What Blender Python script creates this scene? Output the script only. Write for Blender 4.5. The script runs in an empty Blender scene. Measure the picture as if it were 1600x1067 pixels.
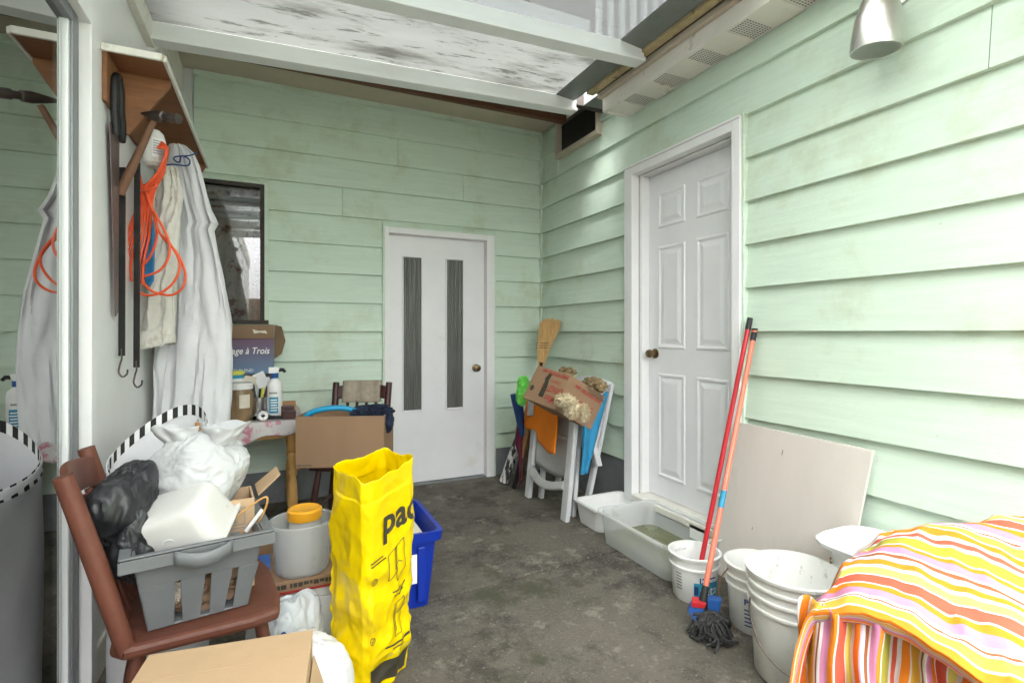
import bpy, math, random
from mathutils import Vector as V, Matrix, noise
R_ = math.radians
random.seed(7)
S = bpy.context.scene
C = S.collection
# ---------------- camera ----------------
YAW = R_(24.8)
cam = bpy.data.cameras.new('camera'); cam.sensor_width = 36; cam.lens = 36*805/1600
cam.shift_y = -14.5/1600; cam.clip_start = .02; cam.clip_end = 3000
co = bpy.data.objects.new('camera', cam); C.objects.link(co)
co.location = (0, 0, 1.24); co.rotation_euler = (R_(90), 0, -YAW); S.camera = co
# ---------------- sky and sun (overcast) ----------------
W = bpy.data.worlds.new('World'); S.world = W; W.use_nodes = True
nt = W.node_tree; bg = nt.nodes['Background']
sky = nt.nodes.new('ShaderNodeTexSky'); sky.sky_type = 'NISHITA'; sky.sun_disc = False
SUN_EL, SUN_AZ = R_(66), R_(228)
sky.sun_elevation = SUN_EL; sky.sun_rotation = SUN_AZ; sky.dust_density = 4; sky.air_density = 1.0
hs = nt.nodes.new('ShaderNodeHueSaturation'); hs.inputs['Saturation'].default_value = .04
nt.links.new(sky.outputs[0], hs.inputs['Color']); nt.links.new(hs.outputs[0], bg.inputs[0]); bg.inputs[1].default_value = .15
sl = bpy.data.lights.new('sun', 'SUN'); sl.energy = .95; sl.angle = R_(40); sl.color = (1, .985, .97)
so = bpy.data.objects.new('sun', sl); C.objects.link(so); so.location = (-2, -2, 8)
sd = V((math.sin(SUN_AZ)*math.cos(SUN_EL), math.cos(SUN_AZ)*math.cos(SUN_EL), math.sin(SUN_EL)))
so.rotation_euler = sd.to_track_quat('Z', 'Y').to_euler()
S.view_settings.view_transform = 'Standard'; S.view_settings.look = 'None'; S.view_settings.gamma = 1
S.view_settings.exposure = 3.82
S.cycles.max_bounces = 10; S.cycles.transparent_max_bounces = 16

# ---------------- pixel rays (1600x1067 photograph) ----------------
s_, c_ = math.sin(YAW), math.cos(YAW)
def ray(px, py):
    a = (px-800)/805; b = (519-py)/805
    return V((s_+a*c_, c_-a*s_, b))
EYE = V((0, 0, 1.24))
def at(px, py, d): return EYE + ray(px, py)*d
def onZ(px, py, z=0.): r = ray(px, py); return EYE + r*((z-1.24)/r.z)
def onX(px, py, x): r = ray(px, py); return EYE + r*(x/r.x)
def onY(px, py, y): r = ray(px, py); return EYE + r*(y/r.y)

# ---------------- materials ----------------
MATS = {}
def mat(name, col, rough=.6, var=.12, scale=6, bump=.15, bscale=80, metal=0, spots=None, spot_scale=12, spot_lo=.62, spot_w=.1, stretch=None, alpha=None, trans=0, translucent=0, spec=.4, uvramp=None):
    m = bpy.data.materials.new(name); m.use_nodes = True; MATS[name] = m
    n = m.node_tree.nodes; L = m.node_tree.links; p = n['Principled BSDF']
    p.inputs['Roughness'].default_value = rough; p.inputs['Metallic'].default_value = metal
    p.inputs['Specular IOR Level'].default_value = spec
    tc = n.new('ShaderNodeTexCoord'); mp = n.new('ShaderNodeMapping'); L.new(tc.outputs['Object'], mp.inputs[0])
    if stretch: mp.inputs['Scale'].default_value = stretch
    nz = n.new('ShaderNodeTexNoise'); nz.inputs['Scale'].default_value = scale; nz.inputs['Detail'].default_value = 6
    nz.inputs['Roughness'].default_value = .65
    L.new(mp.outputs[0], nz.inputs[0])
    mx = n.new('ShaderNodeMix'); mx.data_type = 'RGBA'
    c = V(col[:3]); lo = [max(0, x*(1-var)) for x in c]; hi = [min(1, x*(1+var)) for x in c]
    mx.inputs['A'].default_value = (*lo, 1); mx.inputs['B'].default_value = (*hi, 1)
    rp = n.new('ShaderNodeMapRange'); rp.inputs[1].default_value = .3; rp.inputs[2].default_value = .7
    L.new(nz.outputs[0], rp.inputs[0]); L.new(rp.outputs[0], mx.inputs['Factor'])
    out = mx.outputs['Result']
    if uvramp:
        uv = n.new('ShaderNodeUVMap'); sx = n.new('ShaderNodeSeparateXYZ'); L.new(uv.outputs[0], sx.inputs[0])
        fr = n.new('ShaderNodeMath'); fr.operation = 'FRACT'; L.new(sx.outputs[0], fr.inputs[0])
        cr = n.new('ShaderNodeValToRGB'); cr.color_ramp.interpolation = 'CONSTANT'
        el = cr.color_ramp.elements
        el[0].position = 0; el[0].color = (*uvramp[0][1], 1)
        el.remove(el[1])
        for pos, cc in uvramp[1:]:
            e = el.new(pos); e.color = (*cc, 1)
        L.new(fr.outputs[0], cr.inputs[0])
        ml = n.new('ShaderNodeMix'); ml.data_type = 'RGBA'; ml.blend_type = 'MULTIPLY'; ml.inputs['Factor'].default_value = 1
        L.new(cr.outputs[0], ml.inputs['A']); L.new(out, ml.inputs['B']); out = ml.outputs['Result']
    for sp in (spots or []):
        n2 = n.new('ShaderNodeTexNoise'); n2.inputs['Scale'].default_value = sp[1]; n2.inputs['Detail'].default_value = 7
        n2.inputs['Roughness'].default_value = .7
        L.new(mp.outputs[0] if len(sp) < 5 else tc.outputs['Object'], n2.inputs[0])
        r2 = n.new('ShaderNodeMapRange'); r2.inputs[1].default_value = sp[2]; r2.inputs[2].default_value = sp[2]+sp[3]
        L.new(n2.outputs[0], r2.inputs[0])
        m2 = n.new('ShaderNodeMix'); m2.data_type = 'RGBA'; L.new(r2.outputs[0], m2.inputs['Factor'])
        L.new(out, m2.inputs['A']); m2.inputs['B'].default_value = (*sp[0], 1); out = m2.outputs['Result']
    L.new(out, p.inputs['Base Color'])
    if bump:
        nb = n.new('ShaderNodeTexNoise'); nb.inputs['Scale'].default_value = bscale; nb.inputs['Detail'].default_value = 5
        L.new(mp.outputs[0], nb.inputs[0])
        bp = n.new('ShaderNodeBump'); bp.inputs['Strength'].default_value = bump; bp.inputs['Distance'].default_value = .004
        L.new(nb.outputs[0], bp.inputs['Height']); L.new(bp.outputs[0], p.inputs['Normal'])
    if trans:
        p.inputs['Transmission Weight'].default_value = trans
    if alpha is not None or translucent:
        o = n['Material Output']; last = p.outputs[0]
        if translucent:
            tl = n.new('ShaderNodeBsdfTranslucent'); L.new(out, tl.inputs[0])
            ms = n.new('ShaderNodeMixShader'); ms.inputs[0].default_value = translucent
            L.new(last, ms.inputs[1]); L.new(tl.outputs[0], ms.inputs[2]); last = ms.outputs[0]
        if alpha is not None:
            tr = n.new('ShaderNodeBsdfTransparent'); ms = n.new('ShaderNodeMixShader'); ms.inputs[0].default_value = alpha
            L.new(tr.outputs[0], ms.inputs[1]); L.new(last, ms.inputs[2]); last = ms.outputs[0]
        L.new(last, o.inputs[0])
    return m
def glassmat(name, tint=(.9, .95, .92), ior=1.5, minrefl=.0):
    m = bpy.data.materials.new(name); m.use_nodes = True; n = m.node_tree.nodes; L = m.node_tree.links
    n.remove(n['Principled BSDF']); o = n['Material Output']
    fr = n.new('ShaderNodeFresnel'); fr.inputs[0].default_value = ior
    ad = n.new('ShaderNodeMath'); ad.operation = 'ADD'; ad.use_clamp = True; ad.inputs[1].default_value = minrefl; L.new(fr.outputs[0], ad.inputs[0])
    tr = n.new('ShaderNodeBsdfTransparent'); tr.inputs[0].default_value = (*tint, 1)
    gl = n.new('ShaderNodeBsdfGlossy'); gl.inputs['Roughness'].default_value = .01
    ms = n.new('ShaderNodeMixShader'); L.new(ad.outputs[0], ms.inputs[0]); L.new(tr.outputs[0], ms.inputs[1]); L.new(gl.outputs[0], ms.inputs[2])
    L.new(ms.outputs[0], o.inputs[0]); MATS[name] = m
    return m

mat('green', (.60, .72, .605), .5, .06, 3, .35, 40, stretch=(1, 1, 14), spots=[((.42, .45, .27), 1.7, .52, .30, 1), ((.36, .40, .26), 26, .70, .05, 1)])
mat('green_y', (.60, .72, .605), .5, .06, 3, .35, 40, stretch=(1, 1, 14), spots=[((.42, .45, .27), 1.7, .52, .30, 1), ((.36, .40, .26), 26, .70, .05, 1)])
mat('white', (.80, .80, .80), .4, .03, 4, .05, 60, spots=[((.60, .56, .48), 5, .70, .12)])
mat('door_white', (.80, .80, .82), .38, .03, 4, .06, 90, spots=[((.68, .65, .58), 2.2, .60, .2), ((.50, .46, .40), 40, .75, .03)])
mat('dirty_white', (.74, .72, .66), .55, .08, 4, .15, 60, spots=[((.38, .34, .24), 7, .60, .12)])
mat('beige_paint', (.52, .46, .37), .6, .08, 4, .1, 60, spots=[((.30, .25, .17), 6, .62, .12)])
mat('foundation', (.20, .21, .22), .75, .2, 5, .5, 60, spots=[((.28, .28, .28), 9, .66, .06)])
mat('concrete', (.132, .115, .095), .88, .26, 2.6, 1.0, 260, spots=[((.062, .054, .045), 2.0, .50, .09), ((.22, .20, .165), 5, .545, .07), ((.27, .25, .215), 60, .575, .03), ((.07, .072, .045), 1.4, .54, .07), ((.03, .027, .022), 85, .585, .02)])
for nd in MATS['concrete'].node_tree.nodes:
    if nd.type == 'TEX_NOISE': nd.inputs['Detail'].default_value = 13; nd.inputs['Roughness'].default_value = .78
mat('earth', (.12, .11, .09), .9, .3, 3, .5, 60)
mat('plywood', (.23, .10, .042), .6, .22, 5, .2, 60, stretch=(1, 9, 9), spots=[((.16, .07, .03), 6, .63, .12)])
mat('brown_beam', (.12, .05, .025), .6, .25, 6, .2, 60, stretch=(1, 8, 8))
mat('ply_pale', (.60, .555, .51), .7, .06, 4, .15, 90, stretch=(1, 1, .25), spots=[((.22, .16, .12), 38, .68, .03), ((.5, .42, .36), 2.5, .62, .2)])
mat('chair_wood', (.125, .042, .026), .5, .22, 9, .3, 70, spots=[((.36, .22, .16), 30, .70, .06)])
mat('pine', (.56, .31, .10), .45, .18, 6, .15, 60, stretch=(6, 6, 1))
mat('cardboard', (.30, .185, .11), .8, .07, 6, .12, 120, stretch=(1, 1, .3))
mat('cardboard_pale', (.47, .32, .19), .8, .06, 6, .12, 120)
mat('cardboard_dark', (.22, .14, .085), .8, .08, 6, .12, 120)
mat('grey_plastic', (.135, .143, .15), .42, .08, 8, .1, 80, spots=[((.30, .30, .24), 7, .66, .1)])
mat('resin', (.60, .61, .62), .4, .06, 6, .08, 60, spots=[((.36, .34, .30), 8, .64, .12)])
mat('resin_dirty', (.46, .46, .45), .5, .12, 6, .15, 60, spots=[((.26, .23, .18), 7, .58, .14)])
mat('white_plastic', (.76, .76, .75), .32, .04, 5, .05, 60, spots=[((.46, .43, .36), 11, .66, .07), ((.6, .58, .52), 3, .6, .15)])
mat('bucket', (.74, .735, .71), .42, .05, 5, .15, 60, spots=[((.30, .28, .22), 16, .62, .07), ((.46, .44, .37), 3.5, .54, .14), ((.20, .19, .16), 60, .70, .04)], stretch=(1, 1, .5))
mat('enamel', (.78, .79, .79), .2, .03, 5, .03, 40, spots=[((.35, .18, .06), 16, .77, .03)])
mat('tub_white', (.57, .56, .54), .4, .04, 5, .05, 60, spots=[((.40, .37, .30), 12, .68, .06)])
mat('clear_plastic', (.78, .80, .78), .25, .04, 5, .05, 60, alpha=.42)
mat('clear_tub', (.74, .76, .76), .25, .05, 5, .06, 60, alpha=.38, spots=[((.52, .50, .40), 6, .62, .14)])
mat('water', (.24, .25, .13), .04, .2, 5, .02, 20, alpha=.55, spec=.6)
mat('jar_brown', (.30, .20, .11), .12, .2, 9, .05, 30, alpha=.75)
mat('plastic_bag', (.60, .61, .62), .2, .05, 6, .7, 30, translucent=.25)
mat('film_bag', (.68, .71, .74), .2, .05, 6, .7, 30, alpha=.72, translucent=.2)
mat('fabric_white', (.64, .64, .66), .85, .05, 5, .35, 60, spots=[((.48, .46, .40), 5, .64, .14)])
mat('fabric_dirty', (.58, .56, .51), .9, .12, 6, .4, 60, spots=[((.36, .32, .25), 7, .56, .14)])
mat('black_leather', (.018, .019, .022), .36, .3, 14, .5, 50)
mat('black', (.016, .016, .017), .5, .2, 14, .15, 50)
mat('rubber', (.02, .019, .018), .65, .25, 20, .3, 90)
mat('steel', (.55, .55, .56), .28, .06, 10, .08, 90, metal=1)
mat('dark_steel', (.13, .11, .10), .4, .3, 9, .15, 60, metal=.8)
mat('saw_steel', (.16, .12, .115), .38, .3, 8, .1, 60, metal=.5)
mat('lamp_metal', (.56, .54, .51), .32, .05, 20, .1, 120, metal=.9)
mat('brass', (.20, .14, .08), .35, .25, 20, .1, 60, metal=.9)
mat('orange_cord', (.78, .10, .03), .42, .08, 9, .1, 60)
mat('blue_rope', (.02, .17, .38), .7, .2, 40, .5, 200)
mat('yellow', (.84, .60, .0), .26, .08, 6, .3, 25, spots=[((.50, .37, .03), 8, .64, .07), ((.30, .24, .08), 45, .72, .03), ((.88, .72, .25), 5, .66, .08)])
mat('yellow_lid', (.90, .42, .02), .35, .05, 6, .05, 60)
mat('ink', (.05, .045, .03), .5, .2, 20, 0)
mat('ink_red', (.36, .03, .025), .6, .1, 20, 0)
mat('ink_blue', (.02, .06, .20), .5, .1, 20, 0)
mat('ink_teal', (.03, .26, .42), .5, .1, 20, 0)
mat('ink_white', (.85, .85, .85), .6, .02, 20, 0)
mat('ink_grey', (.25, .25, .25), .6, .1, 20, 0)
mat('label_yellow', (.60, .62, .10), .6, .1, 20, 0)
mat('blue_bin', (.006, .03, .33), .35, .08, 6, .08, 60)
mat('paper', (.66, .60, .50), .85, .08, 8, .1, 80)
mat('orange_towel', (.90, .24, .012), .95, .06, 10, .6, 240)
mat('grey_cloth', (.48, .48, .49), .95, .1, 20, .5, 240)
mat('lime', (.24, .80, .14), .9, .12, 30, .7, 160)
mat('fleece', (.66, .56, .38), .95, .2, 30, .8, 160)
mat('beige_towel', (.33, .28, .22), .95, .2, 40, .8, 220)
mat('navy_cloth', (.012, .02, .045), .85, .5, 10, .4, 90)
mat('sky_blue', (.02, .32, .58), .4, .08, 10, .15, 60)
mat('umbrella_blue', (.03, .27, .50), .6, .1, 10, .2, 60)
mat('navy_umbrella', (.012, .05, .17), .6, .2, 10, .2, 60)
mat('maroon', (.10, .012, .03), .7, .2, 10, .2, 60)
mat('straw', (.56, .36, .15), .85, .25, 60, .5, 200, stretch=(1, 1, .15))
mat('hat_knit', (.26, .19, .10), .95, .6, 30, .9, 90)
mat('bat_wood', (.33, .17, .07), .5, .2, 8, .1, 60, stretch=(6, 6, 1))
mat('hammer_wood', (.17, .085, .05), .6, .2, 9, .15, 60)
mat('red_pole', (.50, .02, .03), .3, .05, 8, .03, 60)
mat('salmon_pole', (.72, .19, .12), .35, .08, 8, .03, 60)
mat('mop_grey', (.045, .045, .045), .95, .5, 60, .8, 160)
mat('blue_plastic', (.02, .09, .32), .4, .1, 8, .05, 60)
mat('moss_wood', (.40, .32, .18), .85, .3, 10, .6, 60, spots=[((.14, .14, .06), 14, .55, .12)])
mat('flashing', (.16, .175, .165), .45, .15, 6, .12, 60, spots=[((.30, .31, .28), 5, .64, .12)])
mat('alu', (.22, .23, .24), .4, .06, 8, .05, 60, metal=.4)
mat('alu_white', (.76, .78, .78), .35, .03, 4, .04, 60, spots=[((.45, .43, .36), 8, .71, .07)])
mat('curtain', (.62, .56, .52), .9, .2, 5, .3, 80, spots=[((.26, .10, .09), 9, .54, .06), ((.10, .15, .10), 14, .58, .05)])
mat('room', (.16, .17, .16), .9, .1, 3, 0)
mat('blind', (.70, .72, .68), .7, .05, 3, .1, 60, translucent=.3)
mat('rib_glass', (.15, .15, .145), .15, .3, 7, .05, 60, stretch=(6, 6, .4), spec=.6)
mat('far_wall', (.24, .20, .195), .7, .1, 3, .1, 40)
mat('dark_box', (.05, .042, .036), .7, .3, 8, .2, 60)
mat('oxblood', (.055, .02, .018), .4, .3, 12, .2, 60)
mat('pale_grey', (.60, .62, .61), .6, .08, 4, .1, 60)  # even pale grey for post, slats, bulb and carton
mat('roof_grime', (.25, .255, .245), .22, .06, 3, .03, 30, alpha=.93, translucent=.62, spots=[((.13, .128, .118), 2.4, .51, .16), ((.03, .03, .02), 30, .66, .03), ((.12, .12, .11), 9, .57, .06)], stretch=(.45, 2.2, 1))
mat('roof_clear', (.72, .74, .72), .12, .05, 3, .02, 30, alpha=.6, translucent=.55, spots=[((.34, .34, .31), 3, .57, .08)], stretch=(.45, 2.2, 1))
mat('roof_tint', (.40, .41, .40), .12, .05, 3, .02, 30, alpha=.25, translucent=.4, spots=[((.2, .2, .18), 3, .58, .08)], stretch=(.45, 2.2, 1))
for nm in ('roof_grime', 'roof_clear'):
    for nd in MATS[nm].node_tree.nodes:
        if nd.type == 'BSDF_TRANSPARENT': nd.inputs[0].default_value = (.56, .58, .57, 1)
for nd in MATS['roof_tint'].node_tree.nodes:
    if nd.type == 'BSDF_TRANSPARENT': nd.inputs[0].default_value = (.24, .25, .25, 1)
glassmat('door_glass', (.70, .78, .74), 1.9, .38)
glassmat('window_glass', (.75, .76, .76), 1.5, .04)
glassmat('bottle_clear', (.88, .90, .90), 1.45, .08)
def purple():
    m = bpy.data.materials.new('wine_print'); m.use_nodes = True; n = m.node_tree.nodes; L = m.node_tree.links; p = n['Principled BSDF']
    tc = n.new('ShaderNodeTexCoord'); sx = n.new('ShaderNodeSeparateXYZ'); L.new(tc.outputs['Object'], sx.inputs[0])
    cr = n.new('ShaderNodeValToRGB'); mr = n.new('ShaderNodeMapRange'); L.new(sx.outputs[2], mr.inputs[0])
    mr.inputs[1].default_value = 0; mr.inputs[2].default_value = .25; L.new(mr.outputs[0], cr.inputs[0])
    e = cr.color_ramp.elements; e[0].color = (.12, .22, .36, 1); e[1].color = (.11, .04, .08, 1); x = e.new(.5); x.color = (.11, .11, .19, 1)
    L.new(cr.outputs[0], p.inputs['Base Color']); p.inputs['Roughness'].default_value = .5; MATS['wine_print'] = m
purple()

# ---------------- mesh helpers ----------------
ORG = {}
class MB:
    def __init__(s): s.v = []; s.f = []; s.uv = {}; s.sm = False
    def add(s, vs, fs):
        o = len(s.v); s.v += [V(x) for x in vs]; s.f += [tuple(i+o for i in f) for f in fs]; return s
    def box(s, a, b, M=None):
        x0, y0, z0 = a; x1, y1, z1 = b
        vs = [V(p) for p in ((x0,y0,z0),(x1,y0,z0),(x1,y1,z0),(x0,y1,z0),(x0,y0,z1),(x1,y0,z1),(x1,y1,z1),(x0,y1,z1))]
        if M: vs = [M @ p for p in vs]
        return s.add(vs, [(3,2,1,0),(4,5,6,7),(0,1,5,4),(1,2,6,5),(2,3,7,6),(3,0,4,7)])
    def hexa(s, p):   # 8 points: bottom loop 4, top loop 4
        return s.add(p, [(3,2,1,0),(4,5,6,7),(0,1,5,4),(1,2,6,5),(2,3,7,6),(3,0,4,7)])
    def prism(s, poly, d):   # poly: 3d loop, extruded by vector d
        n = len(poly); d = V(d); vs = [V(p) for p in poly] + [V(p)+d for p in poly]
        return s.add(vs, [tuple(range(n))[::-1], tuple(range(n, 2*n))] + [(i, (i+1) % n, n+(i+1) % n, n+i) for i in range(n)])
    def tube(s, pts, r, seg=8, closed=False, caps=True):
        pts = [V(p) for p in pts]; n = len(pts); rs = r if isinstance(r, (list, tuple)) else [r]*n
        o = len(s.v); up = None
        for i, p in enumerate(pts):
            t = (pts[(i+1) % n]-pts[i-1]) if closed else (pts[min(i+1, n-1)]-pts[max(i-1, 0)])
            t.normalize()
            if up is None: up = V((0, 0, 1)) if abs(t.z) < .9 else V((1, 0, 0))
            a = t.cross(up); a.normalize(); b = a.cross(t); up = b
            for k in range(seg):
                an = 2*math.pi*k/seg; s.v.append(p+(a*math.cos(an)+b*math.sin(an))*rs[i])
        m = n if closed else n-1
        for i in range(m):
            for k in range(seg):
                a0 = o+i*seg+k; a1 = o+i*seg+(k+1) % seg; j = (i+1) % n
                s.f.append((a0, a1, o+j*seg+(k+1) % seg, o+j*seg+k))
        if caps and not closed:
            s.f.append(tuple(o+k for k in range(seg))[::-1]); s.f.append(tuple(o+(n-1)*seg+k for k in range(seg)))
        s.sm = True; return s
    def lathe(s, prof, seg=32, M=None, c=(0, 0, 0)):   # prof: (r,z) list
        o = len(s.v); c = V(c)
        for r, z in prof:
            for k in range(seg):
                an = 2*math.pi*k/seg; p = V((r*math.cos(an), r*math.sin(an), z))
                s.v.append((M @ p if M else p)+c)
        for i in range(len(prof)-1):
            for k in range(seg):
                s.f.append((o+i*seg+k, o+i*seg+(k+1) % seg, o+(i+1)*seg+(k+1) % seg, o+(i+1)*seg+k))
        if prof[0][0] > 1e-6: s.f.append(tuple(o+k for k in range(seg))[::-1])
        if prof[-1][0] > 1e-6: s.f.append(tuple(o+(len(prof)-1)*seg+k for k in range(seg)))
        s.sm = True; return s
    def grid(s, fn, nu, nv, wrap=False, uvf=None):
        o = len(s.v)
        for j in range(nv+1):
            for i in range(nu + (0 if wrap else 1)):
                u = i/nu; v = j/nv; s.v.append(V(fn(u, v)))
                if uvf: s.uv[len(s.v)-1] = uvf(u, v)
        w = nu if wrap else nu+1
        for j in range(nv):
            for i in range(nu):
                s.f.append((o+j*w+i, o+j*w+(i+1) % w, o+(j+1)*w+(i+1) % w, o+(j+1)*w+i))
        s.sm = True; return s
    def blob(s, c, rx, ry, rz, seed=0, amp=.18, fr=3., floor=None, nu=44, nv=26, fine=.05):
        c = V(c); off = V((seed*7.3, seed*3.1, seed*1.7))
        def fn(u, v):
            th = 2*math.pi*u; ph = math.pi*(v-.5)
            d = V((math.cos(ph)*math.cos(th), math.cos(ph)*math.sin(th), math.sin(ph)))
            k = 1+amp*noise.noise(d*fr+off)*2 + fine*(.6-abs(noise.noise(d*fr*1.5+off))*2) + fine*.35*(.6-abs(noise.noise(V((d.x*fr*3.2, d.y*fr*3.2, d.z*fr*1.6))+off))*2)
            p = c+V((d.x*rx, d.y*ry, d.z*rz))*k
            if floor is not None and p.z < floor: p.z = floor+.002*(1+noise.noise(p*30))
            return p
        return s.grid(fn, nu, nv, wrap=True)
    def stuffed(s, c, rx, ry, rz, seed, planes=34, soft=26., crease=.02, floor=None, fine2=.4, nu=120, nv=80, lo=.80, hi=1.0):
        # taut film over lumpy contents: soft intersection of many random planes, with thin creases
        rd = random.Random(seed); c = V(c); off = V((seed*1.7, seed*.9, seed*2.3)); N = []
        for k in range(planes):
            n = V((rd.gauss(0, 1), rd.gauss(0, 1), rd.gauss(0, 1))).normalized(); N.append((n, rd.uniform(lo, hi)))
        def fn(u, v):
            th = 2*math.pi*u; ph = math.pi*(v-.5)
            d = V((math.cos(ph)*math.cos(th), math.cos(ph)*math.sin(th), math.sin(ph)))
            acc = math.exp(-soft*1.12)
            for n, h in N:
                q = d.dot(n)
                if q > .2: acc += math.exp(-soft*h/q)
            k = -math.log(acc)/soft
            wv = d+V((noise.noise(d*2+off), noise.noise(d*2+off*2), noise.noise(d*2-off)))*.35
            k += crease*(.35-abs(noise.noise(wv*2.6+off))*2)+crease*fine2*(.35-abs(noise.noise(wv*9+off))*2)
            p = c+V((d.x*rx, d.y*ry, d.z*rz))*k
            if floor is not None and p.z < floor: p.z = floor+.002*(1+noise.noise(p*30))
            return p
        return s.grid(fn, nu, nv, wrap=True)
    def build(s, name, m, parent=None, org=None, smooth=None, bevel=0, solid=0, sub=0):
        o = ORG[parent.name] if parent else V(org if org else (0, 0, 0))
        me = bpy.data.meshes.new(name); me.from_pydata([tuple(p-o) for p in s.v], [], s.f); me.validate(); me.update()
        ob = bpy.data.objects.new(name, me); C.objects.link(ob); ORG[ob.name] = o
        if parent: ob.parent = parent
        else: ob.location = o
        me.materials.append(MATS[m])
        if s.uv:
            ul = me.uv_layers.new(name='uv')
            for lp in me.loops: ul.data[lp.index].uv = s.uv.get(lp.vertex_index, (0, 0))
        if (s.sm if smooth is None else smooth):
            me.polygons.foreach_set('use_smooth', [True]*len(me.polygons))
            try: me.set_sharp_from_angle(angle=R_(42))
            except Exception: pass
        if solid: q = ob.modifiers.new('solid', 'SOLIDIFY'); q.thickness = solid; q.offset = 0
        if sub: q = ob.modifiers.new('sub', 'SUBSURF'); q.levels = q.render_levels = sub
        if bevel: q = ob.modifiers.new('bevel', 'BEVEL'); q.width = bevel; q.segments = 2; q.limit_method = 'ANGLE'; q.angle_limit = R_(50)
        return ob
def tag(o, label=None, cat=None, group=None, kind=None):
    if label: o['label'] = label
    if cat: o['category'] = cat
    if group: o['group'] = group
    if kind: o['kind'] = kind
    return o
def thing(name, label, cat, loc, group=None):
    o = bpy.data.objects.new(name, None); o.empty_display_size = .1; C.objects.link(o); o.location = loc; ORG[o.name] = V(loc)
    return tag(o, label, cat, group)
def bx(name, m, parent, a, b, bevel=.003, org=None, M=None):
    a2 = [min(p, q) for p, q in zip(a, b)]; b2 = [max(p, q) for p, q in zip(a, b)]
    return MB().box(a2, b2, M).build(name, m, parent, org, bevel=bevel)
def text(name, body, size, o, xd, yd, m, parent, align='LEFT', warp=None, bold=0, shear=0, sx=1):
    cu = bpy.data.curves.new(name, 'FONT'); cu.body = body; cu.size = size; cu.align_x = align; cu.offset = bold; cu.shear = shear; cu.resolution_u = 3
    t = bpy.data.objects.new(name, cu); C.objects.link(t)
    dg = bpy.context.evaluated_depsgraph_get(); me0 = bpy.data.meshes.new_from_object(t.evaluated_get(dg))
    vs = [v.co.copy() for v in me0.vertices]; fs = [tuple(p.vertices) for p in me0.polygons]
    bpy.data.objects.remove(t); bpy.data.curves.remove(cu); bpy.data.meshes.remove(me0)
    b = MB(); o = V(o) if o is not None else None; xd = V(xd).normalized() if xd else None; yd = V(yd).normalized() if yd else None
    b.add([warp(v.x*sx, v.y) if warp else o+xd*v.x*sx+yd*v.y for v in vs], fs)
    return b.build(name, m, parent)
def spline(pts, n=8):
    P = [V(p) for p in pts]; out = []
    for i in range(len(P)-1):
        p0, p1, p2, p3 = P[max(i-1, 0)], P[i], P[i+1], P[min(i+2, len(P)-1)]
        for k in range(n):
            t = k/n
            out.append(.5*((2*p1)+(p2-p0)*t+(2*p0-5*p1+4*p2-p3)*t*t+(3*p1-p0-3*p2+p3)*t*t*t))
    out.append(P[-1]); return out
def fbm(p, f): return noise.noise(V(p)*f)

# ================= ground =================
BY, RX, LX = 4.14, 2.21, -.58      # planes of back wall, right wall, left wall
g = MB().add([(-400,-400,-.03),(400,-400,-.03),(400,400,-.03),(-400,400,-.03)], [(0,1,2,3)]).build('ground', 'earth'); tag(g, kind='structure')
pv = thing('pavement', None, None, (0, 0, 0)); tag(pv, kind='structure')
MB().hexa([(-3,-4,-.12),(4,-4,-.12),(4,2.58,-.12),(-3,2.02,-.12),(-3,-4,0),(4,-4,0),(4,2.58,0),(-3,2.02,0)]).build('slab', 'concrete', pv, bevel=.008)
MB().hexa([(-3,2.034,-.12),(4,2.594,-.12),(4,4.35,-.12),(-3,4.35,-.12),(-3,2.034,0),(4,2.594,0),(4,4.35,0),(-3,4.35,0)]).build('slab', 'concrete', pv, bevel=.008)

# ================= back house =================
E0, EX = .365, .22
def row_z(k): return E0+EX*k
bh = thing('house', 'pale green lap-sided back wall with white two-pane door and small dark window', 'house', (.8, BY, 0))
# wall core round openings (door .83-1.66 x 0-2.03, window -.47..-.06 x 1.32..2.30)
for a, b in (((-.75,BY+.03,0),(.0,BY+.2,1.32)), ((-.75,BY+.03,2.30),(.0,BY+.2,3.2)), ((-.75,BY+.03,1.32),(-.47,BY+.2,2.30)), ((-.06,BY+.03,1.32),(0,BY+.2,2.30)),
             ((0,BY+.03,0),(.815,BY+.2,3.2)), ((.815,BY+.03,2.04),(1.675,BY+.2,3.2)), ((1.675,BY+.03,0),(2.3,BY+.2,3.2))):
    bx('wall', 'room', bh, a, b, 0)
def siding(parent, axis, segs, z0, z1, mtl):
    # one lap board: bottom 24 mm proud, top 5 mm proud; axis 'x' back wall, 'y' right wall
    for a, b in segs:
        if b-a < .01: continue
        pr = [(.032, z0), (.004, z1+.012), (-.02, z1+.012), (-.02, z0)]
        m = MB()
        if axis == 'x': poly = [V((a, BY-p, z)) for p, z in pr]; m.prism(poly[::-1], (b-a, 0, 0))
        else: poly = [V((RX-p, a, z)) for p, z in pr]; m.prism(poly, (0, b-a, 0))
        m.build('siding_board', mtl, parent, smooth=False, bevel=.0015)
def cutsegs(a, b, holes, joints):
    seg = [(a, b)]
    for h0, h1 in holes:
        seg = [q for s0, s1 in seg for q in ((s0, min(s1, h0)), (max(s0, h1), s1)) if q[1]-q[0] > .005]
    for j in joints:
        seg = [q for s0, s1 in seg for q in (((s0, j-.0012), (j+.0012, s1)) if s0 < j < s1 else ((s0, s1),))]
    return seg
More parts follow.
